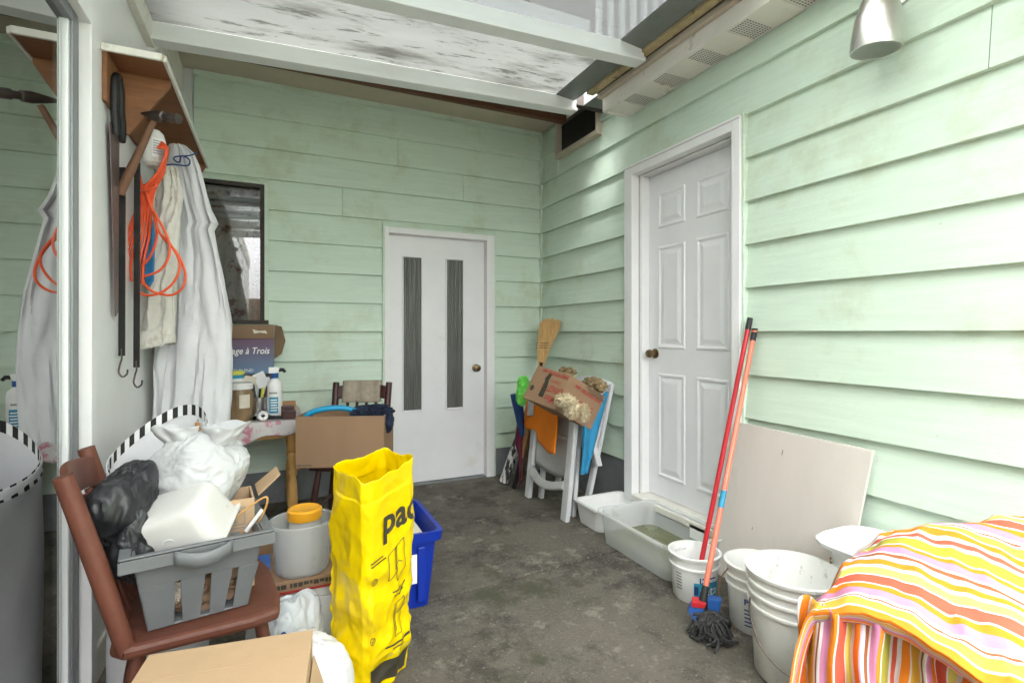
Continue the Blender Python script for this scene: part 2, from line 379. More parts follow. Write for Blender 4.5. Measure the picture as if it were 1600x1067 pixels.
def row(parent, axis, a, b, z0, z1, openings, joints, mtl):
    holes = []
    for h0, h1, q0, q1 in openings:
        if z1 > q0+.001 and z0 < q1-.001:
            holes.append((h0, h1))
            a2, b2 = max(a, h0), min(b, h1)
            if z0 < q0-.01 and b2 > a2: siding(parent, axis, [(a2, b2)], z0, q0-.012, mtl)
            if z1 > q1+.01 and b2 > a2: siding(parent, axis, [(a2, b2)], q1+.001, z1, mtl)
    siding(parent, axis, cutsegs(a, b, holes, joints), z0, z1, mtl)
jb = {8: (.475,), 9: (1.45,), 7: (1.28,), 10: (.9,), 11: (1.6,), 4: (), 2: ()}
for k in range(-1, 13):
    z0 = max(row_z(k), .235); z1 = min(row_z(k+1), 3.03)
    if z1-z0 < .02: continue
    row(bh, 'x', -.5, RX-.03, z0, z1, [(.775, 1.742, 0, 2.085), (-.50, -.035, 1.30, 2.315)], jb.get(k, ()), 'green')
bx('foundation', 'foundation', bh, (-.6, BY-.012, -.02), (.765, BY+.03, .233), .002)
bx('foundation', 'foundation', bh, (1.752, BY-.012, -.02), (RX, BY+.03, .233), .002)
bx('corner_trim', 'green', bh, (RX-.03, BY-.040, .235), (RX-.002, BY-.004, 3.03), .002)
bx('corner_post', 'pale_grey', bh, (-.60, BY-.05, 0), (-.503, BY+.02, 3.03), .004)
# trim round door A and the door
for a, b in (((.775,BY-.040,.0),(.79,BY+.02,2.085)), ((1.727,BY-.040,.0),(1.742,BY+.02,2.085)), ((.79,BY-.040,2.07),(1.727,BY+.02,2.085))):
    bx('trim', 'green', bh, a, b, .002)
dA = bx('door', 'door_white', bh, (.828, BY+.018, .012), (1.652, BY+.055, 2.02), .003)
tag(dA, 'flat white door with two tall narrow ribbed panes')
for a, b in (((.79,BY-.046,-.01),(.825,BY+.08,2.07)), ((1.655,BY-.046,-.01),(1.727,BY+.012,2.07)), ((1.662,BY+.012,-.01),(1.727,BY+.08,2.07)), ((.825,BY-.046,2.025),(1.655,BY+.08,2.07))):
    bx('door_frame', 'white', dA, a, b, .003)
bx('threshold', 'foundation', dA, (.825, BY-.03, -.01), (1.655, BY+.08, .008), .002)
for x0, x1 in ((.952, 1.099), (1.317, 1.458)):
    p = MB(); n = 44
    poly = []
    for i in range(n+1):
        u = i/n; poly.append((x0+(x1-x0)*u, BY+.013+.003*math.cos(u*2*math.pi*8), 0))
    vs = [V((x, y, .606)) for x, y, _ in poly]+[V((x, y, 1.848)) for x, y, _ in poly]
    p.add(vs, [(i, i+1, n+2+i, n+1+i) for i in range(n)]); p.build('pane', 'rib_glass', dA, smooth=True)
    for a, b in (((x0-.012,BY+.006,.594),(x0,BY+.02,1.86)), ((x1,BY+.006,.594),(x1+.012,BY+.02,1.86)), ((x0,BY+.006,1.848),(x1,BY+.02,1.86)), ((x0,BY+.006,.588),(x1,BY+.02,.606))):
        bx('pane_frame', 'door_white', dA, a, b, .003)
def knob(parent, p, d, m='brass'):
    d = V(d); M = d.to_track_quat('Z', 'Y').to_matrix().to_4x4()
    MB().lathe([(.0, 0), (.032, 0), (.032, .006), (.012, .010), (.011, .03), (.024, .036), (.028, .05), (.025, .062), (.010, .066), (0, .066)], 24, M, p).build('knob', m, parent)
knob(dA, (1.575, BY+.018, .935), (0, -1, 0))
# window A
wA = bx('window', 'dark_box', bh, (-.50, BY-.036, 1.30), (-.035, BY-.004, 1.325), .002)
for a, b in (((-.47,BY-.03,2.275),(-.062,BY+.03,2.30)), ((-.47,BY-.03,1.325),(-.44,BY+.03,2.275)), ((-.09,BY-.03,1.325),(-.062,BY+.03,2.275))):
    bx('frame', 'dark_box', wA, a, b, .002)
for a, b in (((-.062,BY-.040,1.325),(-.035,BY-.004,2.315)), ((-.50,BY-.040,2.30),(-.062,BY-.004,2.315))):
    bx('trim', 'green', wA, a, b, .002)
bx('pane', 'window_glass', wA, (-.44, BY+.004, 1.325), (-.09, BY+.008, 2.275), 0)
MB().grid(lambda u, v: (-.55+u*.6, BY+.05+.012*math.sin(u*40+math.sin(v*5)), 1.28+v*1.05), 80, 6).build('curtain', 'curtain', wA, solid=.002)
for i in range(4):
    bx('blind_slat', 'pale_grey', wA, (-.44, BY+.02, 2.05+i*.042), (-.10, BY+.036, 2.075+i*.042), .002)

# ================= right house =================
rh = thing('house', 'pale green lap-sided wall on the right with white six-panel door', 'house', (RX, 1.5, 0))
dY0, dY1, dZ0, dZ1 = 1.985, 2.745, .175, 2.27
for a, b in (((RX+.03,-6.5,0),(RX+.2,dY0-.03,3)), ((RX+.03,dY1+.03,0),(RX+.2,BY,3.2)), ((RX+.03,dY0-.03,0),(RX+.2,dY1+.03,.13)), ((RX+.03,dY0-.03,dZ1+.03),(RX+.2,dY1+.03,3))):
    bx('wall', 'room', rh, a, b, 0)
jr = {9: (3.5,), 10: (2.6, .2), 8: (2.55, .9), 6: (-.4,), 11: (3.0, 1.3), 3: (-.2,)}
for k in range(0, 13):
    z0 = row_z(k); z1 = min(row_z(k+1), 3.03)
    if z1-z0 < .02: continue
    row(rh, 'y', -6.5, BY-.03, z0, z1, [(1.885, 2.872, 0, 2.36), (3.175, 3.805, 2.70, 3.2), (-7, 2.80, 2.72, 3.3)], jr.get(k, ()), 'green_y')
bx('foundation', 'foundation', rh, (RX-.004, dY1+.11, -.02), (RX+.03, BY-.012, .363), .002)
bx('foundation', 'foundation', rh, (RX-.004, 1.90, -.02), (RX+.03, dY1+.11, .128), .002)
bx('foundation', 'foundation', rh, (RX-.004, -6.5, -.02), (RX+.03, 1.90, .363), .002)
dB = bx('door', 'door_white', rh, (RX+.07, dY0, dZ0), (RX+.11, dY1, dZ1), .003)
tag(dB, 'white six-panel door with brass knob')
for a, b in (((RX-.052,1.90,.13),(RX+.01,1.955,2.335)), ((RX-.052,2.775,.13),(RX+.01,2.858,2.335)), ((RX-.052,1.955,2.285),(RX+.01,2.775,2.335)),
             ((RX+.01,1.955,.17),(RX+.12,1.983,2.285)), ((RX+.01,2.747,.17),(RX+.12,2.775,2.285)), ((RX+.01,1.983,2.272),(RX+.12,2.747,2.285)),
             ((RX-.058,1.9,2.335),(RX+.01,2.858,2.35))):
    bx('door_frame', 'white', dB, a, b, .004)
for a, b in (((RX-.040,1.885,.13),(RX+.01,1.898,2.36)), ((RX-.040,2.86,.13),(RX+.01,2.872,2.36)), ((RX-.040,1.898,2.352),(RX+.01,2.86,2.36))):
    bx('trim', 'green_y', dB, a, b, .002)
bx('threshold', 'dirty_white', dB, (RX-.06, 1.957, .128), (RX+.12, 2.773, .168), .004)
X = RX+.07
for (u0, u1) in ((.09, .335), (.425, .67)):
    for (w0, w1) in ((1.74, 1.97), (.96, 1.62), (.13, .80)):
        ya, yb = dY1-u1, dY1-u0; za, zb = dZ0+w0, dZ0+w1
        m = MB()
        def loop(i, x): return [V((x, ya+i, za+i)), V((x, yb-i, za+i)), V((x, yb-i, zb-i)), V((x, ya+i, zb-i))]
        L4 = [loop(0, X-.0005), loop(.006, X-.007), loop(.016, X-.007), loop(.024, X-.0012), loop(.036, X-.0012), loop(.062, X-.008)]
        vs = [p for l in L4 for p in l]
        fs = [(r*4+i, r*4+4+i, r*4+4+(i+1) % 4, r*4+(i+1) % 4) for r in range(5) for i in range(4)]+[(20, 23, 22, 21)]
        m.add(vs, fs).build('panel', 'door_white', dB, smooth=False)
knob(dB, (X, dY1-.062, 1.10), (-1, 0, 0))
# vent on the right wall under the porch roof
vt = bx('vent', 'black', rh, (RX-.0, 3.20, 2.74), (RX+.02, 3.78, 2.98), .0)
for a, b in (((RX-.055,3.175,2.70),(RX+.0,3.20,3.0)), ((RX-.055,3.78,2.70),(RX+.0,3.805,3.0)), ((RX-.055,3.20,2.70),(RX+.0,3.78,2.735))):
    bx('frame', 'beige_paint', vt, a, b, .003)
# eave over the near part of the right wall
ev = bx('eave', 'dirty_white', rh, (1.985, -6.5, 2.70), (2.005, 2.86, 2.79), .003)
bx('eave_cap', 'beige_paint', ev, (1.955, -6.5, 2.79), (2.005, 2.875, 2.825), .003)
bx('end_board', 'dirty_white', ev, (2.005, 2.835, 2.695), (RX-.03, 2.858, 2.80), .003)
yy = 2.83; i = 0
while yy > -.6:
    w = .12 if i % 2 else .15
    if i % 2:   # perforated strip: rows of slots
        q = bx('soffit_vent', 'dirty_white', ev, (2.006, yy-w, 2.709), (RX-.012, yy, 2.716), .001)
        m = MB()
        if yy > .3:
            for a in range(9):
                for b in range(8):
                    x0 = 2.018+a*.019; y0 = yy-.008-b*.0135
                    m.box((x0, y0-.006, 2.7072), (x0+.011, y0, 2.7092))
            m.build('slots', 'ink_grey', q)
    else:
        bx('soffit_panel', 'dirty_white', ev, (2.006, yy-w, 2.706), (RX-.012, yy, 2.716), .001)
    yy -= w+.004; i += 1
bx('gutter', 'dark_box', ev, (1.94, -6.5, 2.827), (1.985, 2.885, 2.84), .001)
bx('mossy_strip', 'moss_wood', ev, (1.885, -6.5, 2.815), (1.938, 2.90, 2.86), .006)
bx('roof_slab', 'flashing', ev, (1.99, -6.5, 2.842), (3.6, 3.1, 2.93), .004)

# ================= left wall with sliding glass door =================
lh = thing('house', 'white left wall with tall sliding glass door reflecting the yard', 'house', (LX, 2, 0))
bx('wall', 'white', lh, (LX-.12, 2.26, 0), (LX, BY+.1, 2.86), .002)
bx('wall', 'white', lh, (LX-.12, -6.5, 2.36), (LX, 2.26, 2.86), .002)
bx('baseboard', 'dirty_white', lh, (LX, 2.262, 0), (LX+.012, BY-.06, .12), .002)
bx('wall', 'white', lh, (LX-.12, -6.5, 0), (LX, -.4, 2.36), .002)
gd = bx('glass_door', 'alu', lh, (LX-.08, -.4, 0), (LX+.0, 2.20, .05), .003)
for n_, m_, a, b in (('frame','white',(LX-.10,2.20,0),(LX+.015,2.262,2.36)), ('frame','white',(LX-.10,-.4,2.29),(LX+.015,2.20,2.36)), ('stile','alu',(LX-.06,2.115,.05),(LX-.012,2.165,2.29)),
                     ('gasket','black',(LX-.05,2.165,.05),(LX-.02,2.20,2.29)), ('stile','alu_white',(LX-.05,2.098,.05),(LX-.02,2.115,2.29)), ('top_rail','alu',(LX-.06,-.4,2.245),(LX-.012,2.115,2.29)),
                     ('bottom_rail','alu',(LX-.06,-.4,.05),(LX-.012,2.085,.11)), ('stile','alu',(LX-.06,.86,.11),(LX-.012,.92,2.245))):
    bx(n_, m_, gd, a, b, .003)
bx('pane', 'door_glass', gd, (LX-.037, .92, .11), (LX-.032, 2.085, 2.245), 0)
bx('pane', 'door_glass', gd, (LX-.037, -.4, .11), (LX-.032, .86, 2.245), 0)
m = MB()
for i in range(26):
    y = -.35+i*.095
    MB().grid(lambda u, v: (LX-.17+.02*math.sin(i*1.3)+.012*math.sin(u*3.1), y+u*.082, .1+v*2.2), 6, 1).build('blind_slat', 'blind', gd, solid=.001)
bx('room', 'room', lh, (-3.0, -2.5, -.01), (-2.9, 4.2, 2.9), 0)
bx('room', 'room', lh, (-2.9, -6.5, 2.4), (LX-.13, 4.2, 2.5), 0)
bx('room', 'room', lh, (-2.9, 4.0, 0), (LX-.13, 4.2, 2.4), 0)

bx('roof_edge', 'dirty_white', lh, (LX-1.2, -6.5, 2.865), (LX+.02, BY+.1, 3.15), .004)
# ================= roofs overhead =================
pr = thing('patio_roof', 'white framed patio roof of cloudy glass panels overhead', 'roof', (.7, 2, 2.7))
def zr(x): return 2.70+(x-LX)*.035
def rafter(y):
    x0, x1 = LX+.01, 1.90
    for (dy0, dy1, dz0, dz1) in ((-.028, .028, .0, .075), (-.045, .045, -.022, .0)):
        MB().hexa([(x0,y+dy0,zr(x0)+dz0),(x1,y+dy0,zr(x1)+dz0),(x1,y+dy1,zr(x1)+dz0),(x0,y+dy1,zr(x0)+dz0),
                   (x0,y+dy0,zr(x0)+dz1),(x1,y+dy0,zr(x1)+dz1),(x1,y+dy1,zr(x1)+dz1),(x0,y+dy1,zr(x0)+dz1)]).build('rafter', 'alu_white', pr, bevel=.003)
RY = (3.08, 2.36, 1.64, .92, .20, -.52)  # unseen near bays added to dim the light on the foreground
for y in RY: rafter(y)
for i in range(5):
    a, b = RY[i+1]+.02, RY[i]-.02; x0, x1 = LX+.0, 1.86
    h = .078
    MB().hexa([(x0,a,zr(x0)+h),(x1,a,zr(x1)+h),(x1,b,zr(x1)+h),(x0,b,zr(x0)+h),(x0,a,zr(x0)+h+.006),(x1,a,zr(x1)+h+.006),(x1,b,zr(x1)+h+.006),(x0,b,zr(x0)+h+.006)]).build('glass_panel', 'roof_grime' if i == 0 else 'roof_tint' if i == 1 else 'roof_clear', pr)
MB().hexa([(1.74,-.5,zr(1.74)+.07),(1.885,-.5,2.835),(1.885,3.05,2.835),(1.74,3.05,zr(1.74)+.07),(1.74,-.5,zr(1.74)+.076),(1.885,-.5,2.841),(1.885,3.05,2.841),(1.74,3.05,zr(1.74)+.076)]).build('flashing', 'flashing', pr)
bx('wall_rail', 'dirty_white', pr, (LX, -.55, 2.67), (LX+.035, 3.12, 2.79), .004)
po = thing('porch_roof', 'beige porch ceiling with dark brown beam above the back door', 'roof', (.8, 3.6, 3.03))
bx('ceiling', 'beige_paint', po, (-.75, 3.12, 3.035), (2.4, BY+.2, 3.11), .002)
bx('fascia', 'dirty_white', po, (-.75, 3.125, 2.80), (1.93, 3.15, 3.03), .002)
bx('gap_filler', 'dark_box', po, (1.932, 3.10, 2.84), (2.209, 3.15, 3.03), .002)  # dark filler added to close a gap where bright sky leaked in
bx('beam', 'brown_beam', po, (-.55, 3.60, 2.935), (RX-.06, 3.65, 3.03), .004)
bx('block', 'brown_beam', po, (1.55, 3.48, 2.965), (1.63, 3.60, 3.03), .004)
bx('edge_batten', 'green', po, (-.5, BY-.05, 3.0), (RX-.03, BY-.004, 3.033), .002)
fn = thing('baffle', 'tall plain board fence added out of view behind the camera to cut low skylight', 'baffle', (.8, -6.5, 0))  # unseen boards added to keep low skylight off the back wall
for i in range(20): bx('board', 'cardboard', fn, (LX+i*.14, -6.53, 0), (LX+i*.14+.135, -6.505, 2.1), .002)
bx('rail', 'cardboard', fn, (LX, -6.505, 1.8), (RX, -6.46, 1.88), .002)
# neighbour's balcony above
bl = thing('balcony', 'upper storey white balcony with picket railing seen through the glass roof', 'balcony', (2.5, 4.6, 3.9))
bx('fascia', 'white', bl, (-3, 4.55, 4.02), (3.05, 4.75, 4.30), .01)
bx('fascia', 'white', bl, (-3, 4.62, 4.30), (3.05, 4.75, 4.55), .01)
bx('top_rail', 'white', bl, (3.05, 4.52, 5.15), (6.5, 4.62, 5.22), .01)
bx('bottom_rail', 'white', bl, (3.05, 4.52, 4.02), (6.5, 4.62, 4.08), .01)
for i in range(22): bx('picket', 'white', bl, (3.10+i*.15, 4.54, 4.08), (3.15+i*.15, 4.60, 5.15), .006)
nb = thing('house', 'pinkish grey upper house wall with windows behind the balcony pickets', 'house', (4, 7, 3))
bx('wall', 'far_wall', nb, (-4, 7, 0), (9, 7.3, 7.5), .01)
for x in (3.4, 5.6):
    w = bx('window', 'white', nb, (x, 6.95, 4.6), (x+1.2, 7.0, 6.0), .01)
    bx('pane', 'window_glass', w, (x+.08, 6.94, 4.68), (x+1.12, 6.95, 5.92), 0)

# ================= wall lamp =================
wl = thing('wall_lamp', 'brushed metal bullet shaped lamp on the right wall under the eave', 'lamp', (2.06, 1.19, 2.30))
Ml = Matrix.Rotation(R_(5), 4, 'X')
MB().lathe([(.074,.0),(.0815,.0),(.083,.01),(.082,.05),(.075,.12),(.060,.18),(.045,.215),(.03,.235),(.0,.24)], 40, Ml, (2.06,1.19,2.30)).lathe([(.074,0),(.074,.05),(.06,.13),(.0,.15)], 40, Ml, (2.06,1.19,2.30)).build('shade', 'lamp_metal', wl)
MB().lathe([(0,.04),(.02,.045),(.028,.08),(.02,.12),(0,.13)], 20, Ml, (2.06,1.19,2.30)).build('bulb', 'pale_grey', wl)
MB().tube(spline([(2.06,1.19,2.53),(2.07,1.18,2.565),(2.12,1.17,2.57),(2.19,1.165,2.55)]), .012, 10).lathe([(.0,0),(.05,0),(.05,.02),(0,.022)], 24, Matrix.Rotation(R_(-90), 4, 'Y'), (2.205,1.165,2.55)).build('arm', 'lamp_metal', wl)

# ================= left wall shelf and hanging tools =================
sh = thing('shelf', 'plywood wall shelf with white front edge and triangular bracket', 'shelf', (LX, 2.4, 2.29))
bx('board', 'plywood', sh, (LX+.001, 2.37, 2.285), (-.39, 3.80, 2.303), .001)
bx('edge_strip', 'dirty_white', sh, (-.389, 2.368, 2.280), (-.377, 3.80, 2.307), .002)
bx('edge_strip', 'dirty_white', sh, (LX+.001, 2.355, 2.280), (-.389, 2.368, 2.307), .002)
bx('back_board', 'plywood', sh, (LX+.001, 2.37, 2.10), (LX+.016, 3.80, 2.284), .001)
for y in (2.54, 3.72):
    MB().prism([(LX+.017, y, 2.284), (LX+.017, y, 2.04), (LX+.05, y, 2.04), (-.392, y, 2.26), (-.392, y, 2.284)], (0, .018, 0)).build('bracket', 'plywood', sh)
# hand saw
sw = thing('hand_saw', 'old hand saw with black handle hanging on the white wall', 'saw', (LX+.02, 2.45, 1.3))
x = LX+.016
MB().prism([(x, 2.40, 2.03), (x, 2.53, 2.03), (x, 2.515, 1.32), (x, 2.475, 1.30)], (.003, 0, 0)).build('blade', 'saw_steel', sw)
m = MB(); m.tube(spline([(x+.012,2.44,2.0),(x+.012,2.415,2.10),(x+.012,2.425,2.20),(x+.012,2.47,2.235),(x+.012,2.50,2.19),(x+.012,2.505,2.12),(x+.012,2.53,2.06),(x+.012,2.52,2.0)], 6), .014, 10); m.build('handle', 'black', sw)
# hammer
hm = thing('hammer', 'claw hammer with brown wooden handle hung slanting under the shelf', 'hammer', at(190, 300, 2.08))
a, b = at(240, 190, 2.06), at(187, 303, 2.08)
MB().tube([a, a+(b-a)*.3, a+(b-a)*.75, b], [.011, .013, .018, .017], 12).build('handle', 'hammer_wood', hm)
h0, h1 = at(222, 178, 2.07), at(279, 186, 2.02)
MB().tube([h0, h0+(h1-h0)*.25, h0+(h1-h0)*.45, h0+(h1-h0)*.6, h0+(h1-h0)*.62, h0+(h1-h0)*.75, h0+(h1-h0)*.76, h1], [.006, .016, .022, .02, .014, .014, .019, .019], 14).build('head', 'dark_steel', hm)
# bottle
bt = thing('bottle', 'clear plastic bottle with printed label hanging behind the hammer', 'bottle', at(240, 262, 2.3))
c = at(241, 232, 2.3); MB().lathe([(0,-.085),(.03,-.085),(.044,-.07),(.045,.03),(.035,.065),(.02,.08),(0,.085)], 28, None, c).build('body', 'bucket', bt)
r_ = V((c_, -s_, 0)); f_ = V((-s_, -c_, 0))
def curved_label(name, c, r, ang0, ang1, z0, z1, m, parent, n=12):
    base = math.atan2(-c.y, -c.x)
    MB().grid(lambda u, v: (c.x+r*math.cos(base+ang0+(ang1-ang0)*u), c.y+r*math.sin(base+ang0+(ang1-ang0)*u), z0+(z1-z0)*v), n, 1).build(name, m, parent)
curved_label('label', c, .0462, -.2, .9, c.z-.05, c.z+.035, 'ink_white', bt)
for i in range(6): curved_label('print_line', c, .0468, -.1, .6, c.z+.02-i*.011, c.z+.023-i*.011, 'ink_grey', bt)
# orange extension cord
oc = thing('extension_cord', 'orange extension cord coiled and hung in loops below the shelf', 'cord', at(240, 460, 2.3))
m = MB(); D = 2.28
def loop_pts(p): return spline([at(x, y, D+d) for x, y, d in p], 8)
for i in range(7):     # upper hank: strands gathered at a knot
    k = i-3
    m.tube(loop_pts([(252+k*2.2, 222+abs(k)*3, .02*k), (262-abs(k)*1, 235, .012*k), (252+k*1.5, 268, .01*k), (232+k*3.2, 298, .008*k), (224+k*4, 330, -.004*k), (215+k*6, 370, .01*k), (205+k*6.5, 410, .006*k), (206+k*6, 440+k*2, 0)]), .0052, 7)
m.tube(loop_pts([(216, 262, 0), (222, 290, -.01), (236, 320, -.01), (244, 350, -.012), (255, 372, -.01), (276, 395, 0), (289, 425, 0), (286, 448, -.01), (268, 461, -.01), (240, 456, -.01), (222, 440, 0)]), .0052, 7)
m.tube(loop_pts([(228, 300, -.02), (240, 335, -.02), (248, 362, -.02), (265, 380, -.02), (281, 412, -.02), (272, 440, -.02), (250, 458, -.02), (226, 461, -.02), (210, 450, -.02)]), .0052, 7)
m.tube(loop_pts([(236, 320, .01), (244, 345, .01), (244, 375, .01), (234, 402, .01), (222, 415, .01)]), .0052, 7)
m.tube(loop_pts([(240, 330, -.03), (262, 372, -.03), (264, 400, -.03), (250, 422, -.03), (226, 432, -.03)]), .0052, 7)
m.tube(loop_pts([(213, 262, -.015), (221, 290, -.02), (227, 298, -.022)]), .0052, 7)
m.build('cord', 'orange_cord', oc)
MB().tube(loop_pts([(218, 294, -.03), (230, 298, -.04), (243, 291, -.035), (240, 288, .03), (222, 290, .03), (218, 294, -.03)]), .0055, 7).build('wrap', 'orange_cord', oc)
br = thing('rope_hank', 'blue rope hank hanging behind the orange cord', 'rope', at(232, 445, 2.33))
m = MB()
for i in range(6): m.tube(loop_pts([(231+i*.6, 338, .05), (228+i*2.4, 370, .05+.006*(i % 2)), (225+i*2.8, 410, .05), (227+i*2.2, 446-abs(i-3)*3, .05)]), .006, 6)
m.build('strands', 'blue_rope', br)
# bungee straps
for px, y0, y1, d, lab in ((191, 262, 556, 2.10, 'black rubber tie-down strap with hook, the one nearer the saw'), (214, 255, 574, 2.22, 'black rubber tie-down strap with hook, the one nearer the orange cord')):
    t = thing('strap', lab, 'strap', at(px, y1, d), 'rubber straps on the left wall')
    a, b = at(px+1, y0, d+.02), at(px, y1, d); w = r_*.0135; n_ = f_*.005
    MB().hexa([b-w, b+w, b+w+n_, b-w+n_, a-w, a+w, a+w+n_, a-w+n_]).build('band', 'rubber', t, bevel=.002)
    q = b+n_*.5
    MB().tube(spline([q+V((0,0,.03)), q+V((0,0,-.01)), q+V((0,0,-.03))-r_*.006, q+V((0,0,-.065))-r_*.012, q+V((0,0,-.085))+r_*.002, q+V((0,0,-.075))+r_*.02, q+V((0,0,-.055))+r_*.024], 6), .0035, 8).build('hook', 'dark_steel', t)
wi = thing('wire_hook', 'thin dark blue twisted wire hooked at the shelf end', 'wire', at(285, 250, 2.55))
MB().tube(spline([at(308, 238, 2.6), at(298, 243, 2.58), at(275, 245, 2.56), at(272, 250, 2.55), at(280, 254, 2.55), at(284, 244, 2.55), at(296, 250, 2.55), at(293, 259, 2.55), at(270, 257, 2.55), at(258, 259, 2.55)], 6), .0035, 6).build('wire', 'ink_blue', wi)

# ---------------- hanging clothes ----------------
def garment(name, label, rows, m, d, nfold, amp, depth=.07, seed=0, cat='coat', open_bottom=True):
    # rows: (y_pixel, x_left, x_right) read off at camera depth d; a closed, folded tube of cloth
    N = 96; K = 40
    ys = [r[0] for r in rows]
    def lerp(y):
        for (a, b) in zip(rows, rows[1:]):
            if y <= b[0]: t = (y-a[0])/(b[0]-a[0]); t = t*t*(3-2*t) if False else t; return a[1]+(b[1]-a[1])*t, a[2]+(b[2]-a[2])*t
        return rows[-1][1:]
    def fn(u, v):
        y = ys[0]+(ys[-1]-ys[0])*v; l, r = lerp(y); th = 2*math.pi*u
        cx = (l+r)/2; hw = (r-l)/2
        cc, sn = math.cos(th), math.sin(th)
        e = abs(cc)**.8*(1 if cc > 0 else -1)
        k = amp*min(1, .25+v*1.2)*(2.2*fbm((cc*nfold*.36+.5*fbm((v*2, seed, 0), 1), v*1.1, seed), 1)+1.4*(.4-abs(fbm((cc*nfold*.5+v*.8, v*1.6+seed, seed*2), 1))*2.4)+.8*fbm((cc*2.5-v*3.2, v*4+cc*2, seed), 1.3))
        p = at(cx+hw*e*(1+.03*fbm((cc*3, v*5, seed), 1)), y, d)
        dd = depth*(.35+.65*v)*sn*(1 if sn > 0 else .8)
        p += f_*(dd+k*(1 if sn > 0 else .4)+.012*fbm((cc*2+seed, v*6, sn), 2)+.006*fbm((cc*5+seed, v*16, sn), 2.))
        if v > .98: p.z += .012*math.sin(cc*nfold*1.5+seed)
        return p
    b = MB().grid(fn, N, K, wrap=True)
    if True: b.f.append(tuple(range(N))[::-1])
    t = thing(name, label, cat, at((rows[-1][1]+rows[-1][2])/2, ys[-1], d))
    b.build('cloth', m, t); return t
ct = garment('coat', 'long white work coat hanging from the shelf beside the window', [(228,268,290),(240,258,304),(262,250,312),(330,258,331),(350,258,341),(358,258,334),(460,250,356),(560,246,364),(672,243,358)], 'fabric_white', 2.62, 9, .018, .09, 1.)
tr = garment('trousers', 'stained off-white work trousers with rolled cuff hanging behind the black straps', [(262,244,276),(300,236,286),(380,226,280),(460,214,276),(510,208,272),(536,205,268)], 'fabric_dirty', 2.42, 7, .02, .06, 3., 'trousers')
c = at(237, 522, 2.42)
MB().grid(lambda u, v: c+r_*(.098*math.cos(2*math.pi*u)*(1+.06*v))+f_*(.055*math.sin(2*math.pi*u))+V((0, 0, .035-.085*v+.012*math.sin(2*math.pi*u*2+1)-.01*math.sin(2*math.pi*u))), 40, 6, wrap=True).build('cuff', 'fabric_dirty', tr, solid=.008)
garment('coat', 'greyish old coat hanging lowest against the wall behind the trousers', [(470,226,262),(540,222,264),(600,224,262),(690,226,262)], 'fabric_dirty', 2.75, 8, .02, .05, 5.)

# ================= table and things on it =================
TZ = .70
tb = thing('table', 'small pine table with turned legs under a pink floral cloth', 'table', (-.13, 3.78, 0))
bx('top', 'pine', tb, (-.48, 3.42, TZ-.03), (.155, 4.09, TZ), .004)
bx('apron', 'pine', tb, (-.44, 3.46, TZ-.11), (.115, 3.48, TZ-.031), .003)
bx('apron', 'pine', tb, (.095, 3.48, TZ-.11), (.115, 4.05, TZ-.031), .003)
for (x, y) in ((-.43, 3.47), (.105, 3.47), (-.43, 4.04), (.105, 4.04)):
    MB().lathe([(.018,0),(.022,.02),(.027,.10),(.030,.2),(.026,.30),(.018,.345),(.027,.36),(.027,.375),(.018,.39),(.024,.43),(.030,.47),(.022,.50),(.032,.515),(.032,TZ-.031)], 20, None, (x, y, 0)).build('leg', 'pine', tb)
MB().tube([(.135, 3.50, .38), (.15, 3.46, TZ-.035)], .016, 8).build('brace', 'pine', tb)
mat('floral', (.56, .53, .52), .7, .05, 9, .12, 40, spots=[((.50, .20, .26), 14, .52, .06), ((.62, .58, .57), 40, .60, .05)])
def clothfn(u, v):
    x = -.50+u*.69; y = 3.385+v*.73; z = TZ+.004
    if v < .05: pass
    return V((x, y, z))
cl = thing('tablecloth', 'pink and white floral cloth draped over the small pine table', 'tablecloth', (-.13, 3.78, TZ))
def tcl(u, v):
    # v: 0 hem at front .. .2 table edge .. 1 back ; u right side hangs a little
    x = -.49+u*.665; y = 3.40+max(0, v-.2)/.8*.69; z = TZ+.004+.003*fbm((u*9, v*9, 0), 1)
    if v < .2: z = TZ+.004-(.2-v)/.2*(.10+.03*math.sin(u*5)+.015*math.sin(u*17)); y = 3.402-.010*math.sin(u*22)*(.2-v)/.2-.006
    if u > .97: z -= .05*(u-.97)/.03; x = .168+.004*math.sin(v*20)
    return (x, y, z)
MB().grid(tcl, 60, 40).build('cloth', 'floral', cl, solid=.003)
TT = TZ+.008
def on_table(px, y): return onY(px, 600, y).x
def can(name, label, cat, x, y, r, h, m, z=TT, group=None, prof=None):
    t = thing(name, label, cat, (x, y, z), group)
    MB().lathe(prof or [(0,0),(r,0),(r,h),(r*.92,h),(r*.92,h*.9),(0,h*.9)], 28, None, (x, y, z)).build('body', m, t); return t
x = on_table(375, 3.52); J = can('jar', 'large clear brown plastic jar with white lid on the table', 'jar', x, 3.52, .075, .19, 'jar_brown', prof=[(0,0),(.07,0),(.075,.01),(.075,.165),(.066,.18),(.066,.19),(0,.19)])
MB().lathe([(.066,.19),(.071,.19),(.071,.222),(.066,.226),(0,.226)], 28, None, (x, 3.52, TT)).build('lid', 'white_plastic', J)
curved_label('label', V((x, 3.52, 0)), .0765, -.05, .75, TT+.08, TT+.16, 'paper', J)
MB().lathe([(0,.004),(.068,.004),(.068,.07),(.05,.09),(0,.1)], 20, None, (x, 3.52, TT)).build('contents', 'cardboard_dark', J)
x = on_table(366, 3.72); J = can('tin_can', 'blue and yellow tin with yellow lid behind the brown jar', 'tin', x, 3.72, .055, .27, 'ink_teal')
MB().lathe([(.056,.262),(.059,.262),(.059,.285),(0,.285)], 24, None, (x, 3.72, TT)).build('lid', 'label_yellow', J)
MB().lathe([(.0556,.21),(.0556,.24)], 24, None, (x, 3.72, TT)).build('band', 'ink_white', J)
